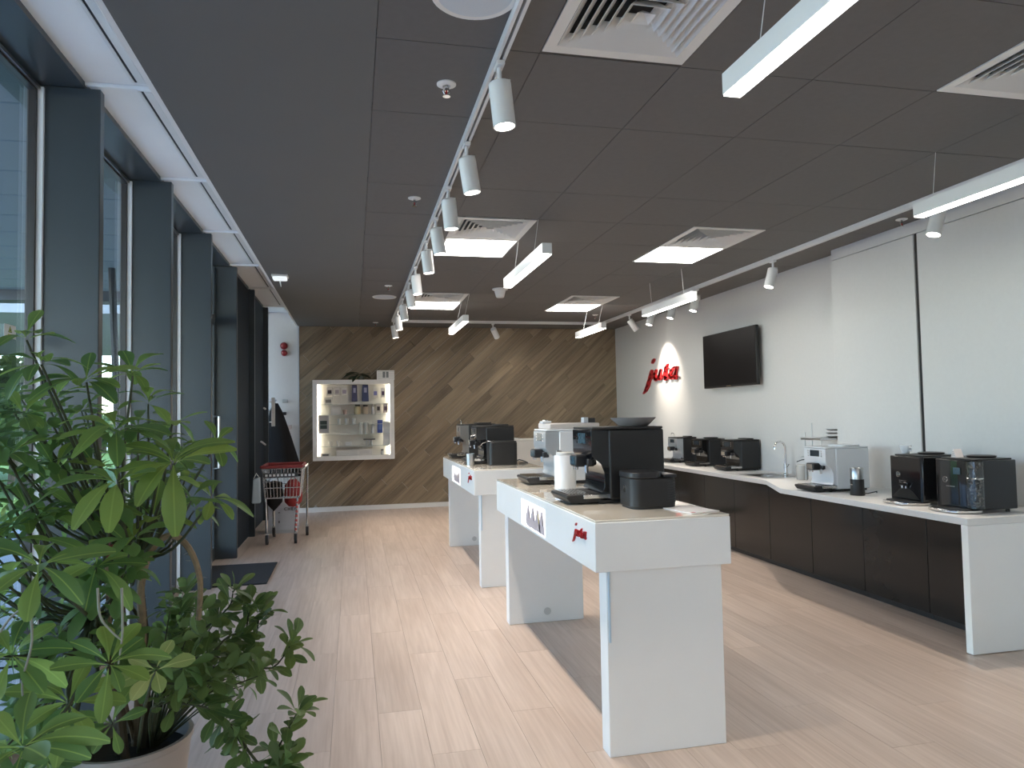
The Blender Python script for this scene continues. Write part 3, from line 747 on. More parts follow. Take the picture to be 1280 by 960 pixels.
B(.02, .60, .02, .43, 0, .0595).build('plinth', DARKP, t)
for k in range(2): B(.004+k*.308, .308+k*.308, -.018, -.0005, .065, a.z-.03).build('door', BEI, t, .002)
B(.01, .07, .02, .3, a.z, a.z+.015).build('raised_strip', BEI, t, .002)

# things on the counter
t = thing('sink', 'inset steel sink in the worktop beside the far machines', 'sink', (3.66, 5.83, ZC))
rim = MB()
rim.box(0, .42, 0, .03, .0005, .004).box(0, .42, .45, .48, .0005, .004).box(0, .03, .03, .45, .0005, .004).box(.34, .42, .03, .45, .0005, .004)
rim.build('rim', STEEL, t, .001)
B(.03, .34, .03, .45, .0004, .0012).build('bowl', mat('sink_dark', (.20, .19, .18), .25, .8), t)
MB().cyl((.18, .24, .0012), (.18, .24, .003), .03, n=20).build('drain', CHROME, t)
t = thing('faucet', 'slim chrome swan-neck faucet behind the sink', 'faucet', (4.05, 6.12, ZC+.004))
MB().lathe([(.026, 0), (.026, .006), (.018, .012), (.018, .10), (0, .10)], n=20).build('base', CHROME, t)
MB().tube([(0, 0, .1), (0, 0, .26), (-.015, 0, .295), (-.05, 0, .315), (-.09, 0, .305), (-.11, 0, .275), (-.112, 0, .24)], .010, 10).build('spout', CHROME, t)
MB().tube([(0, -.018, .07), (-.01, -.05, .085), (-.01, -.075, .10)], .006).build('lever', CHROME, t)
t = thing('water_carafe', 'pale glass jug with thin black lid handle beside the white counter machine', 'jug', (3.88, 5.62, ZC))
MB().lathe([(.045, 0), (.05, .01), (.052, .10), (.048, .125)], n=24).build('body', mat('frost_glass', (.62, .60, .56), .1, trans=.35), t)
MB().lathe([(.047, .125), (.047, .135), (0, .14)], n=24).build('lid', mat('frost_lid', (.6, .58, .54), .3), t)
MB().tube([(-.05, 0, .16), (0, 0, .175), (.05, 0, .178)], .004).build('handle', BLACKM, t)
t = thing('cup_rack', 'wire and steel rack on the counter behind the white machine', 'rack', (3.97, 5.45, ZC))
for xx, yy, hh in ((-.10, .10, .42), (.0, .14, .50), (.12, -.10, .45), (-.1, -.12, .38)):
    MB().cyl((xx, yy, 0), (xx, yy, hh), .005, n=8).build('upright', STEEL, t)
B(-.11, .13, -.13, .15, .355, .375).build('shelf', STEEL, t, .003)
B(-.11, .13, -.13, .15, .20, .21).build('shelf', STEEL, t, .003)
for k in range(3):
    MB().lathe([(.04, 0), (.065, .012), (.06, .012), (.036, .003), (0, .003)], (.07, -.06, .376+k*.03), 22).build('saucer', STEEL, t)
t = thing('milk_frother', 'black electric milk frother with steel lid before the white machine', 'frother', (3.52, 4.46, ZC))
MB().lathe([(.048, 0), (.05, .004), (.046, .06), (.046, .115), (0, .115)], n=30).build('base', BLACKM, t)
MB().lathe([(.045, .1152), (.045, .193), (.042, .197), (0, .197)], n=30).build('steel_lid', STEEL, t)
B(-.0475, -.044, -.012, .012, .075, .08).build('brand_mark', CHROME, t)
MB().tube([(.045, 0, .01), (.10, .02, .006), (.16, .0, .02), (.20, .05, .006)], .004).build('cable', RUBBER, t)
t = thing('coffee_cup', 'white cup lying on top of the black counter machine', 'cup', (3.60, 4.08, ZC+.313))
MB().lathe([(.018, 0), (.022, .002), (.035, .03), (.037, .055), (.034, .055), (.02, .008), (0, .006)], n=24).build('body', PWHITE, t)
MB().tube([(0, -.036, .045), (0, -.055, .04), (0, -.052, .02), (0, -.03, .018)], .004).build('handle', PWHITE, t)
t = thing('price_card', 'small white folded price card on the nearest counter machine', 'card', (3.53, 3.62, ZC+.3135))
MB().prism([(-.02, 0), (.02, 0), (.002, .05), (-.002, .05)], 0, -.0, .055).build('card', mat('card_paper', (.78, .72, .70), .6), t)
for k in range(3): B(-.0006, .0001, -.012+.003*k, .012-.003*k, .012+.01*k, .015+.01*k).build('text_line', mat('ink', (.25, .2, .2), .6), t)

# ------------------------------------------------------------------ lit wall display cabinet with goods
YN = YB-.017
DEP = .17
def N(px, py): return P(px, py, 1, YN-DEP)
a, b = N(390.5, 475), N(493.5, 573.5)
NX0, NX1, NZ0, NZ1 = a.x, b.x, b.z, a.z
fw = .062
t = thing('wall_display_cabinet', 'white framed lit display cabinet on the wood wall', 'display cabinet', (0, YN, 0))
def NB(x0, x1, z0, z1, name, m_, d0=DEP, d1=0., bev=0., par=None): return B(x0, x1, -d0, -d1, z0, z1).build(name, m_, par or t, bev)
NB(NX0, NX0+fw, NZ0, NZ1, 'frame_side', WHITE); NB(NX1-fw, NX1, NZ0, NZ1, 'frame_side', WHITE)
NB(NX0+fw, NX1-fw, NZ1-fw, NZ1, 'frame_top', WHITE); NB(NX0+fw, NX1-fw, NZ0, NZ0+fw, 'frame_bottom', WHITE)
NB(NX0+fw, NX1-fw, NZ0+fw, NZ1-fw, 'back_panel', mat('niche_back', (.76, .74, .70), .5), .012, .001)
ix0, ix1, iz0, iz1 = NX0+fw, NX1-fw, NZ0+fw, NZ1-fw
LED = mat('led_strip', (1, 1, 1), .5, emit=11., ecol=(1, .88, .68))
NB(ix0+.001, ix0+.008, iz0+.01, iz1-.01, 'led_strip', LED, .04, .02); NB(ix1-.008, ix1-.001, iz0+.01, iz1-.01, 'led_strip', LED, .04, .02)
hh = (iz1-iz0)
SH = [iz0+hh*.135, iz0+hh*.30, iz0+hh*.44, iz0+hh*.575, iz0+hh*.72]
SHELFG = mat('shelf_glass', (.55, .60, .58), .08, noise=.02)
for z in SH: NB(ix0+.009, ix1-.009, z-.006, z, 'shelf', SHELFG, .155, .013)
def item(kind, label, cat, u, z, wd, ht, col, extra=None, group='goods in the wall display cabinet'):
    x = ix0 + u*(ix1-ix0)
    m_ = mat('goods_%02d%02d%02d' % tuple(int(c*99) for c in col), col, .4)
    t2 = thing(kind, label, cat, (x, YN-.085, z), 0, group)
    if kind in ('packet', 'carton'):
        B(-wd/2, wd/2, -.03, .03, 0, ht).build('box', m_, t2, .002)
        if extra: B(-wd*.32, wd*.32, -.0312, -.0301, ht*.25, ht*.7).build('print', mat('goodsprint_%02d%02d%02d' % tuple(int(c*99) for c in extra), extra, .4), t2)
        if kind == 'packet': B(-wd*.5, wd*.5, -.006, .006, ht, ht+.012).build('crimp', m_, t2)
    elif kind == 'bag':
        MB().prism([(-wd*.42, ht), (wd*.42, ht), (wd*.5, 0), (-wd*.5, 0)], 1, -.025, .025).build('bag_body', m_, t2, .006)
        B(-wd*.4, wd*.4, -.02, .02, ht, ht+.01).build('rim', mat('bag_rim', (.03, .03, .05), .5), t2)
        B(-wd*.2, wd*.2, -.0262, -.0252, ht*.55, ht*.85).build('print', mat('bagprint', (.35, .36, .5), .5), t2)
    elif kind == 'cup':
        MB().lathe([(wd*.3, 0), (wd*.5, ht), (wd*.46, ht), (wd*.26, .004), (0, .004)], n=16).build('cup_body', m_, t2)
        MB().tube([(wd*.44, 0, ht*.8), (wd*.75, 0, ht*.7), (wd*.7, 0, ht*.3), (wd*.36, 0, ht*.25)], .004, 6).build('handle', m_, t2)
    elif kind == 'glass':
        MB().lathe([(wd*.35, 0), (wd*.42, .01), (wd*.45, ht), (wd*.42, ht), (wd*.36, .012), (0, .012)], n=16).build('glass_body', mat('goods_glass', (.62, .64, .62), .06), t2)
    elif kind == 'jar':
        MB().lathe([(wd*.45, 0), (wd*.5, .01), (wd*.5, ht*.72), (wd*.4, ht*.8)], n=16).build('jar_body', m_, t2)
        MB().lathe([(wd*.42, ht*.8), (wd*.42, ht), (0, ht)], n=16).build('lid', mat('jar_lid', (.03, .025, .02), .4), t2)
    elif kind == 'stool':
        B(-wd/2, wd/2, -.04, .04, ht-.016, ht).build('tray_top', mat('goods_black', (.02, .02, .02), .3), t2)
        for s in (-.22, 0., .22): MB().cyl((wd*s, 0, 0), (wd*s, 0, ht-.016), .010, n=10).build('leg', PWHITE, t2)
    elif kind == 'bottle':
        MB().lathe([(wd*.5, 0), (wd*.5, ht*.7), (wd*.2, ht*.82), (wd*.2, ht), (0, ht)], n=14).build('bottle_body', m_, t2)
top = SH[4]; cream = (.72, .70, .66)
for k, (u, dk) in enumerate(((.17, (.06, .05, .06)), (.27, (.4, .36, .4)), (.37, (.35, .3, .38)))):
    item('packet', ('white packet with black print, leftmost on the top cabinet shelf', 'white packet with grey print, second on the top cabinet shelf', 'white packet with violet print, third on the top cabinet shelf')[k], 'packet', u, top+hh*.12, .085, .12, cream, dk)
for x_ in (.17, .27, .37): pass
item('bag', 'dark violet-blue bag hanging high in the display cabinet', 'bag', .51, top+hh*.035, .085, .235, (.07, .07, .15))
item('bag', 'dark blue bag beside the violet one high in the display cabinet', 'bag', .66, top+hh*.035, .10, .24, (.035, .05, .13))
item('packet', 'white packet with blue print right of the bags on top shelf', 'packet', .80, top+hh*.09, .075, .13, cream, (.2, .2, .45))
item('packet', 'white packet with dark violet print at the top right of the cabinet', 'packet', .905, top+hh*.09, .06, .13, cream, (.08, .05, .12))
item('carton', 'small white carton with dark square below the top left packets', 'carton', .15, top, .12, .10, cream, (.3, .28, .26))
item('carton', 'white flat carton on the shelf below the hanging bags, left', 'carton', .25, SH[3], .14, .13, (.64, .62, .6), (.7, .68, .66))
item('cup', 'pinkish cup on the second cabinet shelf', 'cup', .375, SH[3], .07, .07, (.45, .32, .27))
item('jar', 'jar of amber contents with dark lid, left one on second shelf', 'jar', .55, SH[3], .09, .15, (.50, .42, .24))
item('jar', 'jar of tan contents with dark lid, right one on second shelf', 'jar', .66, SH[3], .085, .14, (.45, .36, .27))
item('bottle', 'white bottle with black cap right of the jars', 'bottle', .765, SH[3], .06, .15, (.66, .64, .62))
item('packet', 'black and white packet on second shelf, before the rightmost one', 'packet', .84, SH[3]+.02, .065, .13, (.6, .56, .52), (.04, .03, .03))
item('packet', 'dark patterned packet at the right end of the second shelf', 'packet', .94, SH[3]+.02, .065, .13, (.5, .44, .44), (.12, .08, .12))
item('carton', 'grey-blue carton with dark green print at the left of the cabinet', 'carton', .085, SH[1]+.02, .15, .26, (.47, .48, .52), (.05, .08, .08))
for k, u in enumerate((.30, .40, .50)):
    item('glass', 'clear drinking glass on the middle cabinet shelf, ' + ('left one', 'middle one', 'right one')[k], 'glass', u, SH[2]-.001, .06, .085, cream)
for k, u in enumerate((.60, .67)):
    item('glass', ('tall clear glass right of the three drinking glasses', 'tall clear glass next to the white bottle of the middle shelf')[k], 'glass', u, SH[1], .06, .17, cream)
item('bottle', 'slim white bottle with black shoulders on the middle shelf', 'bottle', .765, SH[1]+.01, .05, .17, (.66, .66, .66))
item('carton', 'bright blue carton at the right of the display cabinet', 'carton', .86, SH[1]+.01, .075, .19, (.06, .10, .36), (.12, .2, .5))
item('carton', 'white carton at the right edge of the display cabinet', 'carton', .95, SH[0], .10, .35, (.66, .67, .68), (.6, .62, .66))
for k, u in enumerate((.17, .28)):
    item('cup', ('white cup at the left of the lower shelf', 'white cup second on the lower shelf')[k], 'cup', u, SH[0], .05, .075, cream)
item('carton', 'low white carton on the lower cabinet shelf beside the cups', 'carton', .42, SH[0], .09, .06, (.66, .66, .66))
item('stool', 'black topped rack on white legs on the lower cabinet shelf', 'rack', .71, SH[0], .17, .10, cream)
item('carton', 'wide pale carton lying at the bottom of the display cabinet', 'carton', .40, iz0, .30, .085, (.58, .57, .55))
item('carton', 'square pale carton at the bottom middle of the display cabinet', 'carton', .64, iz0, .22, .095, (.66, .64, .61), (.6, .58, .56))
item('jar', 'small grey jar at the bottom right of the display cabinet', 'jar', .89, iz0, .05, .08, (.4, .4, .4))
item('carton', 'small white carton with black mark at the bottom left of cabinet', 'carton', .11, iz0, .13, .04, (.6, .58, .56), (.05, .05, .05))
# on top of the cabinet
a, b = P(471, 463, 1, YN-.12), P(493, 475, 1, YN-.12)
t = thing('desk_calendar', 'small white calendar block on top of the display cabinet', 'calendar', (a.x, YN-.14, NZ1))
B(0, b.x-a.x, 0, .08, 0, a.z-NZ1).build('block', WHITE, t, .002)
for k in range(2): B(.13-.045+k*.05, .13-.01+k*.05, -.001, .0, .03, .12).build('digit', mat('digit_grey', (.22, .24, .25), .5), t)
for k in range(4): B(.01, .27, -.0006, .0, .02+.033*k, .022+.033*k).build('line', mat('digit_grey', (.22, .24, .25), .5), t)

q = P(451, 470, 1, YN-.1)
t = thing('trailing_plant', 'small dark green trailing plant on top of the display cabinet', 'plant', (q.x, YN-.09, NZ1))
MB().lathe([(.04, 0), (.055, .05), (.05, .05), (.045, .04), (0, .04)], n=18).build('pot', mat('small_pot', (.12, .13, .11), .6), t)
# ------------------------------------------------------------------ white wall corner: alarms, switches, coat, pull bar
def onwall(px, py): return P(px, py, 1, YB)
for lb, px, py, r in (('upper round dark red alarm sounder on the white wall strip', 355, 432.5, .052), ('lower round red alarm button under the sounder on the white wall strip', 355.5, 441.3, .045)):
    q = onwall(px, py)
    t = thing('alarm_sounder', lb, 'alarm', (q.x, YB, q.z), 0, 'red alarm devices')
    for nm, prof in (('base', [(r, 0), (r, .03), (0, .03)]), ('dome', [(r*.78, .03), (r*.7, .05), (r*.4, .06), (0, .062)])):
        MB().lathe(prof, n=24).build(nm, mat('alarm_red', (.20, .012, .018), .3) if nm == 'base' else mat('alarm_red2', (.26, .03, .035), .25), t, rot=(PI/2, 0, 0))
for lb, px, py, s, m_ in (('pale thermostat box on the white wall strip', 356.5, 501.5, (.075, .05), mat('thermo', (.42, .43, .42), .5)), ('small dark switch box under the thermostat', 355.5, 517, (.055, .045), DARKP), ('faint pinkish switch plate under the dark switch box', 362, 534, (.06, .06), mat('pinkplate', (.55, .47, .44), .5))):
    q = onwall(px, py)
    t = thing('wall_switch', lb, 'switch', (q.x, YB, q.z), 0)
    B(-s[0]/2, s[0]/2, -.02, 0, -s[1]/2, s[1]/2).build('plate', m_, t, .003)
    B(-s[0]/4, s[0]/4, -.024, -.02, -s[1]/4, s[1]/4).build('rocker', m_, t, .001)
q0, q1 = P(341.5, 497, 1, 10.27), P(341, 533, 1, 10.27)
t = thing('pull_bar', 'white vertical pull bar on the last dark fin beside the black coat', 'bar', (q0.x, 10.27, q1.z))
B(-.024, .024, -.012, .012, 0, q0.z-q1.z).build('bar', LAMPW, t, .004)
for z in (.06, q0.z-q1.z-.06): MB().cyl((-.02, 0, z), (-.045, -.0255, z), .008, n=10).build('standoff', LAMPW, t)
# coat
q = P(344, 504, 1, YB-.25)
t = thing('hanging_coat', 'long black coat hanging on the wall behind the shopping trolley', 'coat', (q.x, YB-.22, 0))
mb = MB(); n = 28; rows = []
for k in range(10):
    f = k/9; z = q.z - f*(q.z-.55); hw = .035 + .26*f**.75; dx = .06*f
    ring = []
    for i in range(n):
        a = 2*PI*i/n; rr = 1+.10*f*math.sin(5*a+1.3)+.05*f*math.sin(9*a)
        ring.append((dx+hw*rr*math.cos(a), (.03+.10*f)*rr*math.sin(a), z))
    rows += ring
mb.add(rows, [(k*n+i, k*n+(i+1) % n, (k+1)*n+(i+1) % n, (k+1)*n+i) for k in range(9) for i in range(n)] + [tuple(range(n)), tuple(range(9*n, 10*n))])
mb.build('cloth', mat('black_cloth', (.007, .007, .008), .9, bump=.2, scale=120), t)
MB().tube([(0, 0, q.z), (0, .05, q.z+.05), (0, .2, q.z+.05)], .006).build('hook', STEEL, t)

# ------------------------------------------------------------------ shopping trolley
g = P(346, 676, 2, 0)
t = thing('shopping_trolley', 'metal wire shopping trolley with red rim near the door', 'trolley', (-.955, 8.15, 0))
WIRE = mat('wire_zinc', (.62, .64, .66), .25, 1., noise=.05)
Wt, Dt, Z0, Z1 = .36, .56, .50, .825        # basket from x 0..Wt , y 0..Dt ; flared
def bk(u, v, f):   # basket wall point: u,v in 0..1, f height fraction
    e = .03*(1-f); return (-.02+e+u*(Wt+.06-2*e), e+v*(Dt-2*e), Z0+(Z1-Z0)*f)
wires = MB()
N_ = 11
for i in range(N_+1):
    u = i/N_
    wires.tube([bk(u, 0, 0), bk(u, 0, 1)], .0028, 5); wires.tube([bk(u, 1, 0), bk(u, 1, 1)], .0028, 5)
    wires.tube([bk(0, u, 0), bk(0, u, 1)], .0028, 5); wires.tube([bk(1, u, 0), bk(1, u, 1)], .0028, 5)
    wires.tube([bk(u, 0, 0), bk(u, 1, 0)], .0028, 5); wires.tube([bk(0, u, 0), bk(1, u, 0)], .0028, 5)
for f in (0, .35, .7, 1.):
    wires.tube([bk(0, 0, f), bk(1, 0, f), bk(1, 1, f), bk(0, 1, f), bk(0, 0, f)], .0045, 6)
wires.build('basket', WIRE, t)
rim = MB().tube([bk(0, 0, 1.06), bk(1, 0, 1.06)], .017, 8).tube([bk(0, 1, 1.06), bk(1, 1, 1.06)], .017, 8).tube([bk(0, 0, 1.06), bk(0, 1, 1.06)], .017, 8).tube([bk(1, 0, 1.06), bk(1, 1, 1.06)], .014, 8)
rim.build('red_rim', REDP, t)
B(.0, Wt, -.012, .0, .735, .775).build('sign_plate', mat('plate_dark', (.05, .05, .05), .4), t)
for k in range(8): B(.02+k*.04, .045+k*.04, -.0135, -.012, .742, .766).build('plate_letter', LAMPW, t)
for x_, y_, tx, ty in ((.03, .02, .02, .03), (Wt-.03, .02, Wt-.08, .05), (.05, Dt-.02, .05, Dt-.03), (Wt+.06, Dt-.02, Wt, Dt-.03)):
    MB().tube([(x_, y_, .13), (Wt+.07, Dt-.03, .83) if x_ > Wt else (tx+(.07 if tx > .2 else 0), ty, Z0)], .012, 8).build('leg', WIRE, t)
    cs = link('castor', None, t); cs.location = (x_, y_, 0)
    MB().cyl((-.014, .03, .062), (.014, .03, .062), .062, n=20).build('wheel', RUBBER, cs)
    MB().cyl((-.0155, .03, .062), (.0155, .03, .062), .026, n=12).build('hub', mat('hub_grey', (.4, .4, .42), .4), cs)
    B(-.018, .018, -.02, .035, .112, .13).build('fork', WIRE, cs); B(-.019, -.0155, .0, .04, .05, .112).build('fork_side', WIRE, cs); B(.0155, .019, .0, .04, .05, .112).build('fork_side', WIRE, cs)
MB().tube([(Wt+.03, .0, .80), (Wt+.07, .05, .83), (Wt+.07, Dt, .83), (Wt+.03, Dt, .80)], .012, 8).build('handle', CHROME, t)
for k in range(7): MB().tube([(Wt-.03+(.02)*((.145+k*.048)-.13)/.37, .02+.03*((.145+k*.048)-.13)/.37, .145+k*.048), (Wt-.03+.02*((.17+k*.048)-.13)/.37, .02+.03*((.17+k*.048)-.13)/.37, .17+k*.048)], .0135, 8).build('tape_band', mat('tape_red', (.5, .1, .09), .5), t)
bg_ = thing('carrier_bag', 'black bag sagging through the left of the trolley basket', 'bag', (-.955+.085, 8.15+.22, 0))
MB().lathe([(0, .34), (.03, .37), (.09, .44), (.10, .52), (.09, .66), (0, .68)], n=20).build('bag_body', mat('black_cloth', (.007, .007, .008), .9), bg_)
MB().tube([(-.05, 0, .66), (-.03, 0, .74), (.03, 0, .74), (.05, 0, .66)], .006, 6).build('handle', BLACKM, bg_)
bg_ = thing('red_pouch', 'red round pouch in the right of the trolley basket', 'bag', (-.955+.285, 8.15+.3, 0))
MB().lathe([(0, .37), (.05, .38), (.095, .43), (.10, .50), (.09, .62), (.04, .68), (0, .68)], n=24).build('pouch', mat('red_cloth', (.33, .03, .03), .7), bg_)
MB().tube([(-.04, 0, .66), (0, 0, .73), (.04, 0, .66)], .006, 6).build('loop', REDP, bg_)
ct = thing('carton_box', 'white carton with grey printing standing behind the trolley', 'carton', (-.83, 9.0, 0))
B(-.17, .17, -.02, .20, 0.04, .52).build('box', mat('carton_white', (.62, .66, .74), .5), ct, .003)
B(-.20, .16, -.03, .22, 0, .0395).build('pallet', mat('pallet_grey', (.5, .54, .6), .6), ct)
# printed word CHEF plus symbols
def word(par, strk, ox, oz, s, y, m_):
    mb = MB(); strokes(mb, strk, lambda x, z, tt: (ox+x*s, y-tt, oz+z*s), 0, .0006); mb.build('printed_word', m_, par, smooth=False)
CH = [[(1, .9, .13), (.4, .9, .13), (.1, .5, .13), (.4, .1, .13), (1, .1, .13)], [(1.5, 0, .13), (1.5, 1, .13)], [(1.5, .5, .13), (2.2, .5, .13)], [(2.2, 0, .13), (2.2, 1, .13)],
      [(3.4, 1, .13), (2.8, 1, .13), (2.8, 0, .13), (3.4, 0, .13)], [(2.8, .5, .13), (3.3, .5, .13)], [(4.6, 1, .13), (4, 1, .13), (4, 0, .13)], [(4, .5, .13), (4.5, .5, .13)]]
INK = mat('carton_ink', (.12, .13, .15), .6)
word(ct, CH, .01, .27, .032, -.0205, INK)
B(-.06, -.03, -.0206, -.0201, .33, .36).build('printed_symbol', mat('ink_pink', (.5, .3, .35), .6), ct)
B(-.055, -.035, -.0206, -.0201, .24, .25).build('printed_symbol', INK, ct); B(-.052, -.038, -.0206, -.0201, .12, .15).build('printed_symbol', INK, ct)
pb = thing('paper_bag', 'pale blue plastic bag hung on the left side of the trolley', 'bag', (-1.03, 8.17, 0))
MB().prism([(-.045, .46), (.045, .46), (.035, .74), (-.03, .72)], 1, -.05, .05).build('bag_body', mat('bag_blue', (.52, .62, .68), .4), pb, .012, 3)
MB().tube([(-.03, 0, .72), (0, 0, .78), (.03, 0, .73)], .005, 6).build('handle', LAMPW, pb)

# door mat
MATM = mat('mat_fibre', (.020, .021, .022), .95, bump=.6, scale=300, noise=.3)
dm = B(-.36, .36, -.44, .44, 0, .012).build('door_mat', MATM, bevel=.003, loc=(-1.07+.0, 6.69, .0005))
tag(dm, 'dark grey rectangular door mat on the floor before the entrance', 'mat')

# ------------------------------------------------------------------ plants in the big pot
_pc = P(163, 920, 2, .45)
POTX, POTY, POTZ = _pc.x, _pc.y, .45
pot = thing('plant_pot', 'pale grey round plant pot at the lower left picture edge', 'plant pot', (POTX, POTY, 0))
R0 = .168
MB().lathe([(.105, 0), (.112, .004), (R0-.006, POTZ-.02), (R0, POTZ-.015), (R0, POTZ), (R0-.012, POTZ), (R0-.014, POTZ-.05)], n=48).build('shell', mat('pot_grey', (.42, .37, .34), .5), pot)
MB().lathe([(0, POTZ-.045), (R0-.014, POTZ-.05), (R0-.03, POTZ-.07), (0, POTZ-.07)], n=32).build('soil', mat('soil', (.025, .02, .016), .95, bump=1., scale=60), pot)

def leaf_mesh(name, width, droop, fold, m_, nseg=8):
    vs, fs = [], []
    for i in range(nseg+1):
        f = i/nseg
        wq = (.03, .12, .28, .50, .76, .95, 1.0, .80, .28)[round(f*8)] if nseg == 8 else (.06, .5, 1., .85, .05)[round(f*4)]
        wd = width*wq
        x = f; z = -droop*f*f + .10*f
        vs += [(x, -wd, z+fold*wd), (x, 0, z), (x, wd, z+fold*wd)]
    for i in range(nseg):
        for k in range(2):
            a = i*3+k; fs.append((a, a+1, a+4, a+3))
    me = bpy.data.meshes.new(name); me.from_pydata(vs, [], fs); me.shade_smooth(); me.materials.append(m_); return me
def leaf_material(name, dark, light, trans):
    mt = bpy.data.materials.new(name); mt.use_nodes = True
    n = mt.node_tree.nodes; l = mt.node_tree.links; b = n['Principled BSDF']
    oi = n.new('ShaderNodeObjectInfo'); tc = n.new('ShaderNodeTexCoord')
    sep = n.new('ShaderNodeSeparateXYZ'); l.new(tc.outputs['Object'], sep.inputs[0])
    ab = n.new('ShaderNodeMath'); ab.operation = 'ABSOLUTE'; l.new(sep.outputs[1], ab.inputs[0])
    mr = n.new('ShaderNodeMapRange'); mr.inputs[1].default_value = 0; mr.inputs[2].default_value = .02; mr.inputs[3].default_value = 1; mr.inputs[4].default_value = 0
    l.new(ab.outputs[0], mr.inputs[0])
    cr = n.new('ShaderNodeMixRGB'); cr.inputs[1].default_value = (*dark, 1); cr.inputs[2].default_value = (*light, 1)
    l.new(oi.outputs['Random'], cr.inputs[0])
    c2 = n.new('ShaderNodeMixRGB'); c2.inputs[2].default_value = (*[min(1, c*1.15+.01) for c in light], 1)
    l.new(mr.outputs[0], c2.inputs[0]); l.new(cr.outputs[0], c2.inputs[1])
    l.new(c2.outputs[0], b.inputs['Base Color']); b.inputs['Roughness'].default_value = .38
    tl = n.new('ShaderNodeBsdfTranslucent'); hs = n.new('ShaderNodeHueSaturation'); hs.inputs['Value'].default_value = 1.9; hs.inputs['Hue'].default_value = .48
    l.new(c2.outputs[0], hs.inputs['Color']); l.new(hs.outputs[0], tl.inputs[0])
    mx = n.new('ShaderNodeMixShader'); mx.inputs[0].default_value = trans
    l.new(b.outputs[0], mx.inputs[1]); l.new(tl.outputs[0], mx.inputs[2]); l.new(mx.outputs[0], n['Material Output'].inputs[0])
    return mt
LEAFA = leaf_material('leaf_green', (.07, .15, .05), (.20, .30, .07), .5)
LEAFB = leaf_material('leaf_small_green', (.065, .12, .045), (.13, .20, .06), .42)
LEAFY = leaf_material('leaf_yellowed', (.22, .30, .10), (.36, .40, .16), .4)
BARK = mat('bark', (.10, .075, .05), .85, bump=.8, scale=40, noise=.35)
TWIG = mat('twig_green', (.055, .065, .03), .7, bump=.3, scale=60, noise=.3)
LA = [leaf_mesh('leaf', .185, d, f, LEAFA) for d, f in ((.35, .3), (.75, .25), (.55, .4), (.2, .3))]
LB = [leaf_mesh('leaf', .20, d, f, LEAFB) for d, f in ((.15, .2), (.35, .3))]
LD = [leaf_mesh('leaf', .12, .5, .2, leaf_material('leaf_dark_trailing', (.02, .035, .018), (.05, .07, .035), .15))]
LY = [leaf_mesh('leaf', .24, .3, .2, LEAFY)]
def leaf_frame(p, d, up, s):
    x = d.normalized(); z = (up - x*up.dot(x))
    if z.length < 1e-3: z = x.orthogonal()
    z.normalize(); y = z.cross(x)
    mm = Matrix((x, y, z)).transposed().to_4x4() @ Matrix.Diagonal((s, s, s, 1)); mm.translation = p
    return mm
class Plant:
    def __init__(s, root, cap=296): s.root, s.n, s.cap = root, 0, cap; s.rest = {}
    def leaf(s, me, p, d, up, size):
        mw = leaf_frame(p - Vector(s.root.location), d, up, size)
        if s.n < s.cap:
            o = link('leaf', me, s.root); o.matrix_local = mw; s.n += 1
        else:
            mb = s.rest.setdefault(me.materials[0].name, (MB(), me.materials[0]))[0]
            mb.add([mw @ v.co for v in me.vertices], [tuple(f.vertices) for f in me.polygons])
    def finish(s):
        for mb, m_ in s.rest.values():
            me = bpy.data.meshes.new('more_leaves'); me.from_pydata(mb.v, [], mb.f); me.shade_smooth(); me.materials.append(m_)
            tag(link('more_leaves', me, s.root), kind='stuff')
    def whorl(s, p, axis, nl, size, meshes, spread=(1.0, 1.9), tier=.35):
        axis = axis.normalized(); u = axis.orthogonal().normalized(); w_ = axis.cross(u); a0 = random.uniform(0, 2*PI)
        for i in range(nl):
            a = a0 + 2.399*i; th = random.uniform(*spread) - tier*(i/nl)
            d = axis*math.cos(th) + (u*math.cos(a)+w_*math.sin(a))*math.sin(th)
            s.leaf(random.choice(meshes), p + axis*(.012*i/nl) + d*.006, d, axis + Vector((0, 0, .35)), size*random.uniform(.72, 1.1))
    def stem(s, pts, r0, r1, m_=TWIG, name='stem'):
        L = Vector(s.root.location); n = len(pts)
        # smooth the path
        out = []
        for i in range(n-1):
            p0, p1, p2, p3 = pts[max(i-1, 0)], pts[i], pts[i+1], pts[min(i+2, n-1)]
            for k in range(4):
                t_ = k/4
                out.append(.5*((2*p1)+(p2-p0)*t_+(2*p0-5*p1+4*p2-p3)*t_*t_+(3*p1-p0-3*p2+p3)*t_**3) - L)
        out.append(pts[-1]-L); m2 = len(out)
        MB().tube(out, [r0+(r1-r0)*i/(m2-1) for i in range(m2)], 7).build(name, m_, s.root)
SOIL = Vector((POTX, POTY, POTZ-.05))
pa = thing('leafy_plant', 'tall plant with large glossy leaves in whorls before the windows', 'plant', SOIL)
A = Plant(pa)
trunks = []
for (x0, y0), (mx_, my_, mY) in zip(((-.03, .0), (.03, .03), (.0, -.04)), ((150, 730, 2.2), (172, 700, 2.25), (118, 770, 2.1))):
    b0 = SOIL + Vector((x0, y0, -.01)); m1 = P(mx_, my_, 1, mY)
    A.stem([b0, b0.lerp(m1, .5)+Vector((.012, .01, 0)), m1], .013, .009, BARK, 'trunk'); trunks.append(m1)
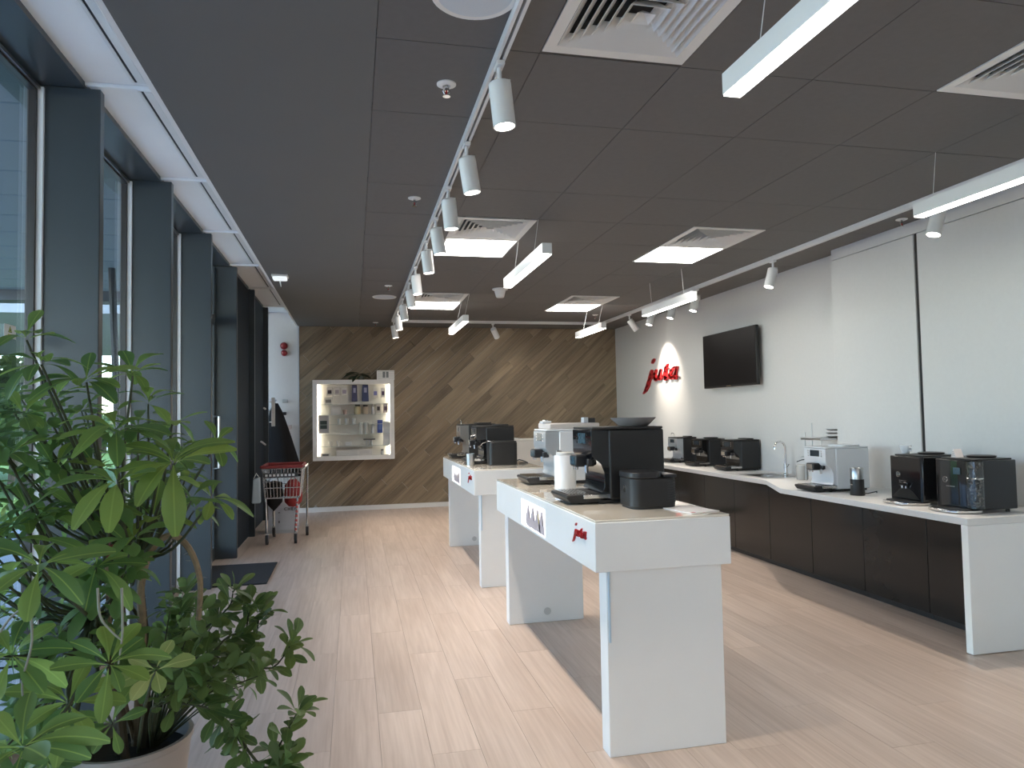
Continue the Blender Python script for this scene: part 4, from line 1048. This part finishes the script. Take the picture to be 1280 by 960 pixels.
W = [ # px, py, Y depth, leaves, leaf length px
 (33, 425, 1.75, 7, 40), (52, 456, 1.7, 9, 46), (108, 478, 1.8, 10, 52), (166, 470, 1.95, 9, 42), (145, 541, 1.75, 9, 58), (217, 581, 1.75, 12, 66), (268, 557, 1.95, 7, 36),
 (264, 624, 1.95, 8, 38), (146, 606, 1.7, 8, 56), (50, 710, 1.45, 10, 66), (136, 832, 1.55, 10, 46), (30, 936, 1.4, 10, 56), (10, 575, 1.8, 9, 44), (70, 590, 1.9, 9, 42), (30, 520, 1.9, 9, 40),
 (85, 545, 2.0, 8, 40), (105, 650, 1.95, 9, 48), (190, 650, 2.05, 8, 44), (35, 640, 1.9, 9, 44), (15, 820, 1.6, 9, 46), (75, 800, 1.9, 8, 46), (85, 880, 1.65, 9, 48), (140, 905, 1.8, 6, 34), (215, 530, 2.2, 8, 34), (70, 500, 2.0, 8, 42), (185, 505, 2.1, 7, 36), (10, 680, 1.8, 8, 44), (120, 710, 1.75, 8, 46)]
for px, py, Y, nl, lp in W:
    Y += .15
    p = P(px, py, 1, Y); base = min(trunks, key=lambda q: (q-p).length)
    mid = base.lerp(p, .5) + Vector((random.uniform(-.03, .03), random.uniform(-.03, .03), -.05))
    A.stem([base, mid, p], .006, .0028)
    ax = (p-mid).normalized()*.7 + Vector((random.uniform(-.2, .3), random.uniform(-.5, .0), .8))
    dist = (p-Vector((0, 0, CAMZ))).length
    A.whorl(p, ax, nl, lp*dist/F*1.0, LA)
random.seed(21)
poly_sil = [(0, 480), (60, 470), (120, 520), (200, 540), (250, 590), (250, 700), (225, 860), (140, 900), (60, 960), (0, 960)]
def inpoly(x, y, pl):
    r = False
    for i in range(len(pl)):
        (x1, y1), (x2, y2) = pl[i], pl[(i+1) % len(pl)]
        if (y1 > y) != (y2 > y) and x < (x2-x1)*(y-y1)/(y2-y1)+x1: r = not r
    return r
cnt = 0
while cnt < 135:
    px, py = random.uniform(-30, 255), random.uniform(460, 960)
    if not inpoly(max(px, 1), py, poly_sil): continue
    if (168 < px < 262 and 645 < py < 800) or (py > 850 and px > 95): continue   # keep the looped stem and the pot rim open
    cnt += 1
    p = P(px, py, 1, random.uniform(1.9, 2.55))
    if p.x < -1.0: continue
    base = min(trunks, key=lambda q: (q-p).length); mid = base.lerp(p, .55)+Vector((0, 0, -.04))
    A.stem([base, mid, p], .005, .0024)
    A.whorl(p, (p-mid).normalized()*.6+Vector((random.uniform(-.4, .4), random.uniform(-.7, .2), .6)), random.randint(6, 9), random.uniform(.06, .095), LA)
pY = P(195, 838, 1, 1.75)
A.stem([SOIL+Vector((.02, 0, 0)), SOIL.lerp(pY, .6), pY], .005, .003)
n0 = A.cap; A.cap = 10**6
A.whorl(pY, Vector((.1, -.8, .5)), 6, .075, LY); A.cap = n0
for pts in ([(122, 735), (125, 770), (140, 790), (152, 800)], [(152, 735), (153, 790), (148, 830)], [(35, 745), (40, 800), (28, 850), (30, 880)], [(0, 790), (15, 770), (32, 758)]):
    A.stem([P(a_, b_, 1, 1.72) for a_, b_ in pts], .003, .002, mat('aerial_root', (.34, .34, .28), .8), 'aerial_root')
A.finish()
random.seed(11)
for k in range(26):
    a_ = random.uniform(0, PI*2); d = Vector((math.cos(a_)*1.2, -abs(math.sin(a_))*.35, random.uniform(-.1, .5)))
    o = link('leaf', random.choice(LD), bpy.data.objects['trailing_plant']); o.matrix_local = leaf_frame(Vector((random.uniform(-.04, .04), 0, random.uniform(.04, .09))), d, Vector((0, -.4, 1)), random.uniform(.08, .2))
# small-leaved shrub arching to the right
pb_ = thing('small_leaved_shrub', 'small-leaved shrub arching out to the right over the grey pot', 'plant', SOIL+Vector((.05, .03, 0)))
Bp = Plant(pb_)
root = SOIL+Vector((.05, .03, -.01))
br = [([(190, 885), (235, 880), (270, 890), (287, 905)], 1.85), ([(200, 850), (255, 820), (280, 825)], 1.95), ([(205, 820), (250, 790), (285, 760), (291, 742)], 2.05), ([(240, 850), (300, 830), (340, 835), (362, 808)], 1.95),
      ([(287, 905), (302, 930), (312, 950)], 1.85), ([(287, 905), (330, 960), (350, 930), (370, 893)], 1.85), ([(225, 870), (280, 800), (305, 790), (311, 765)], 2.0), ([(300, 830), (318, 800), (324, 770)], 2.0),
      ([(190, 870), (215, 800), (225, 765)], 2.1), ([(200, 860), (240, 860), (262, 850)], 1.8), ([(330, 960), (345, 965), (352, 958)], 1.8), ([(210, 830), (235, 770), (232, 745)], 2.15)]
for pts, Y in br:
    Y += .25
    pp = [P(a_, b_, 1, Y) for a_, b_ in pts]
    first = [root] if pts[0][0] < 245 else []
    Bp.stem(first+pp, .0045, .0018)
    for k in range(len(pp)-1):
        for j in range(3):
            q = pp[k].lerp(pp[k+1], (j+random.random())/3); d = (pp[k+1]-pp[k]).normalized()
            for e in range(3):
                rv = Vector((random.uniform(-1, 1), random.uniform(-1, .6), random.uniform(-.6, .7)))
                Bp.leaf(random.choice(LB), q, d*.6+rv.normalized(), Vector((0, -.5, 1)), random.uniform(.052, .08))
    Bp.whorl(pp[-1], (pp[-1]-pp[-2]), 9, .075, LB, (.7, 1.7), .5)
random.seed(5)
for k in range(46):
    px, py = random.uniform(200, 330), random.uniform(760, 880)
    if px > 305 and py < 800: continue
    p = P(px, py, 1, random.uniform(2.05, 2.5)); Bp.stem([root, root.lerp(p, .6)+Vector((0, 0, .03)), p], .0025, .0014)
    Bp.whorl(p, Vector((random.uniform(-.5, .6), random.uniform(-.9, .1), random.uniform(-.1, .8))), random.randint(6, 8), random.uniform(.05, .075), LB, (.8, 1.7), .4)
Bp.finish()
# thorny arching stem with a red flower
pc = thing('thorny_stem_plant', 'bare thorny brown stem arching in a loop with a red flower', 'plant', SOIL+Vector((0, .05, 0)))
Cp = Plant(pc)
pts = [SOIL+Vector((0, .05, 0))] + [P(a_, b_, 1, 2.2) for a_, b_ in ((178, 800), (176, 735), (188, 690), (212, 669), (236, 685), (250, 725), (248, 775))]
Cp.stem(pts, .012, .0075, mat('thorn_bark', (.30, .22, .14), .8, bump=1., scale=90, noise=.3), 'arching_stem')
L0 = Vector(pc.location); th = MB()
for i in range(1, len(pts)-1):
    for k in range(10):
        q = pts[i].lerp(pts[i+1], k/10) - L0; d = Vector((random.uniform(-1, 1), random.uniform(-1, 1), random.uniform(-1, 1))).normalized()
        th.cyl(q+d*.008, q+d*.022, .0014, .0003, 5)
tag(th.build('thorns', mat('thorn_grey', (.22, .2, .17), .8), pc), kind='stuff')
fp = P(133, 683, 1, 2.0)
Cp.stem([pts[0], pts[0].lerp(fp, .6)+Vector((-.02, 0, 0)), fp], .007, .004, mat('thorn_bark', (.30, .22, .14), .8), 'flower_stem')
fm = mat('petal_red', (.16, .02, .018), .6)
for k in range(5):
    a_ = 2*PI*k/5; d = Vector((math.cos(a_), -.5, math.sin(a_)*.8-.2)).normalized()
    me = leaf_mesh('petal', .3, .3, .2, fm, 4); o = link('petal', me, pc); o.matrix_local = leaf_frame(fp-L0, d, Vector((0, -1, .5)), .032)

# ------------------------------------------------------------------ seen through the glass
st = thing('warning_sticker', 'small white sticker with a green triangle on the first window', 'sticker', (0, 0, 0))
c0, c1 = P(5.5, 404, 0, -1.398), P(20, 424.5, 0, -1.398)
B(-1.3995, -1.3985, c0.y, c1.y, c1.z, c0.z).build('paper', mat('sticker_white', (.78, .80, .78), .5), st)
yc, zc, s_ = (c0.y+c1.y)/2, c1.z+(c0.z-c1.z)*.42, (c0.z-c1.z)
MB().prism([(yc-s_*.33, zc), (yc+s_*.33, zc), (yc, zc+s_*.5)], 0, -1.3985, -1.3982).build('triangle', mat('sticker_dark', (.10, .14, .08), .5), st)
MB().prism([(yc-s_*.25, zc+s_*.045), (yc+s_*.25, zc+s_*.045), (yc, zc+s_*.43)], 0, -1.3982, -1.3980).build('triangle_fill', mat('sticker_yellow', (.55, .62, .12), .5), st)
MB().prism([(yc-s_*.1, zc+s_*.1), (yc+s_*.12, zc+s_*.12), (yc+s_*.05, zc+s_*.28), (yc-s_*.06, zc+s_*.2)], 0, -1.3980, -1.3978).build('symbol', mat('sticker_dark', (.10, .14, .08), .5), st)
B(-1.3985, -1.3982, yc-s_*.33, yc+s_*.33, c1.z+s_*.1, c1.z+s_*.3).build('text_bar', mat('sticker_yellow', (.55, .62, .12), .5), st)
def tree(label, x, y, h, r, seed):
    random.seed(seed)
    t = thing('tree', label, 'tree', (x, y, -.015), 0, 'trees outside the windows')
    MB().tube([(0, 0, 0), (.05, .02, h*.4), (0, 0, h*.7)], [.14, .11, .05], 8).build('trunk', BARK, t)
    mb = MB()
    for k in range(1500):
        u = Vector((random.gauss(0, 1), random.gauss(0, 1), random.gauss(0, 1))).normalized()*random.random()**.4
        p = Vector((u.x*r, u.y*r, h*.62+u.z*h*.40)); d = Vector((random.uniform(-1, 1), random.uniform(-1, 1), random.uniform(-1, .4))).normalized(); e = d.orthogonal().normalized()*.09
        mb.add([p, p+d*.13+e, p+d*.3, p+d*.13-e], [(0, 1, 2, 3)])
    me = bpy.data.meshes.new('foliage'); me.from_pydata(mb.v, [], mb.f); me.materials.append(LEAFB)
    tag(link('foliage', me, t), kind='stuff')
tree('leafy tree outside, seen behind the warning sticker', -7.4, 18, 2.9, 1.5, 1)
tree('leafy tree outside, farther left of the sticker tree', -9.6, 21.6, 3.3, 1.7, 2)
tree('low bushy tree outside, seen low through the second window', -11.2, 36, 1.7, 1.4, 3)
struct(B(-16, -2.6, 13.5, 22, 3.25, 3.6).build('canopy_neighbour', mat('canopy_far', (.25, .28, .30), .7)), 'second grey canopy roof farther along the building')
nb = thing('office_building', 'pale grey building seen beyond the canopy through the windows', 'building', (-34, 52, -.08))
B(-14, 8, 0, 8, 0, 8.5).build('wall', mat('facade_grey', (.20, .22, .24), .7), nb)
B(-14.2, 8.2, -.2, 8.2, 8.5, 8.9).build('roof', mat('roof_grey', (.3, .32, .34), .7), nb)
for k in range(10):
    for r in range(3):
        wnd = B(-13+k*2.1, -11.8+k*2.1, -.03, 0, 1+r*2.5, 2.6+r*2.5).build('window', FRAME, nb)
        B(-12.95+k*2.1, -11.85+k*2.1, -.04, -.031, 1.05+r*2.5, 2.55+r*2.5).build('pane', mat('far_pane', (.12, .18, .22), .1), wnd)
q0, q1 = P(138, 286, 1, 9.), P(148, 560, 1, 9.)
dz = (q0-q1)/(q0.z-q1.z); qb = q1 + dz*(-.08-q1.z)
lp = thing('leaning_pole', 'dark leaning pole outside the second window', 'pole', qb)
MB().tube([Vector((0, 0, 0)), q0-qb], .04, 8).build('shaft', BLACKM, lp)
pt = q0-qb; MB().cyl(pt, pt+Vector((0, 0, .04)), .06, n=12).build('cap', BLACKM, lp)
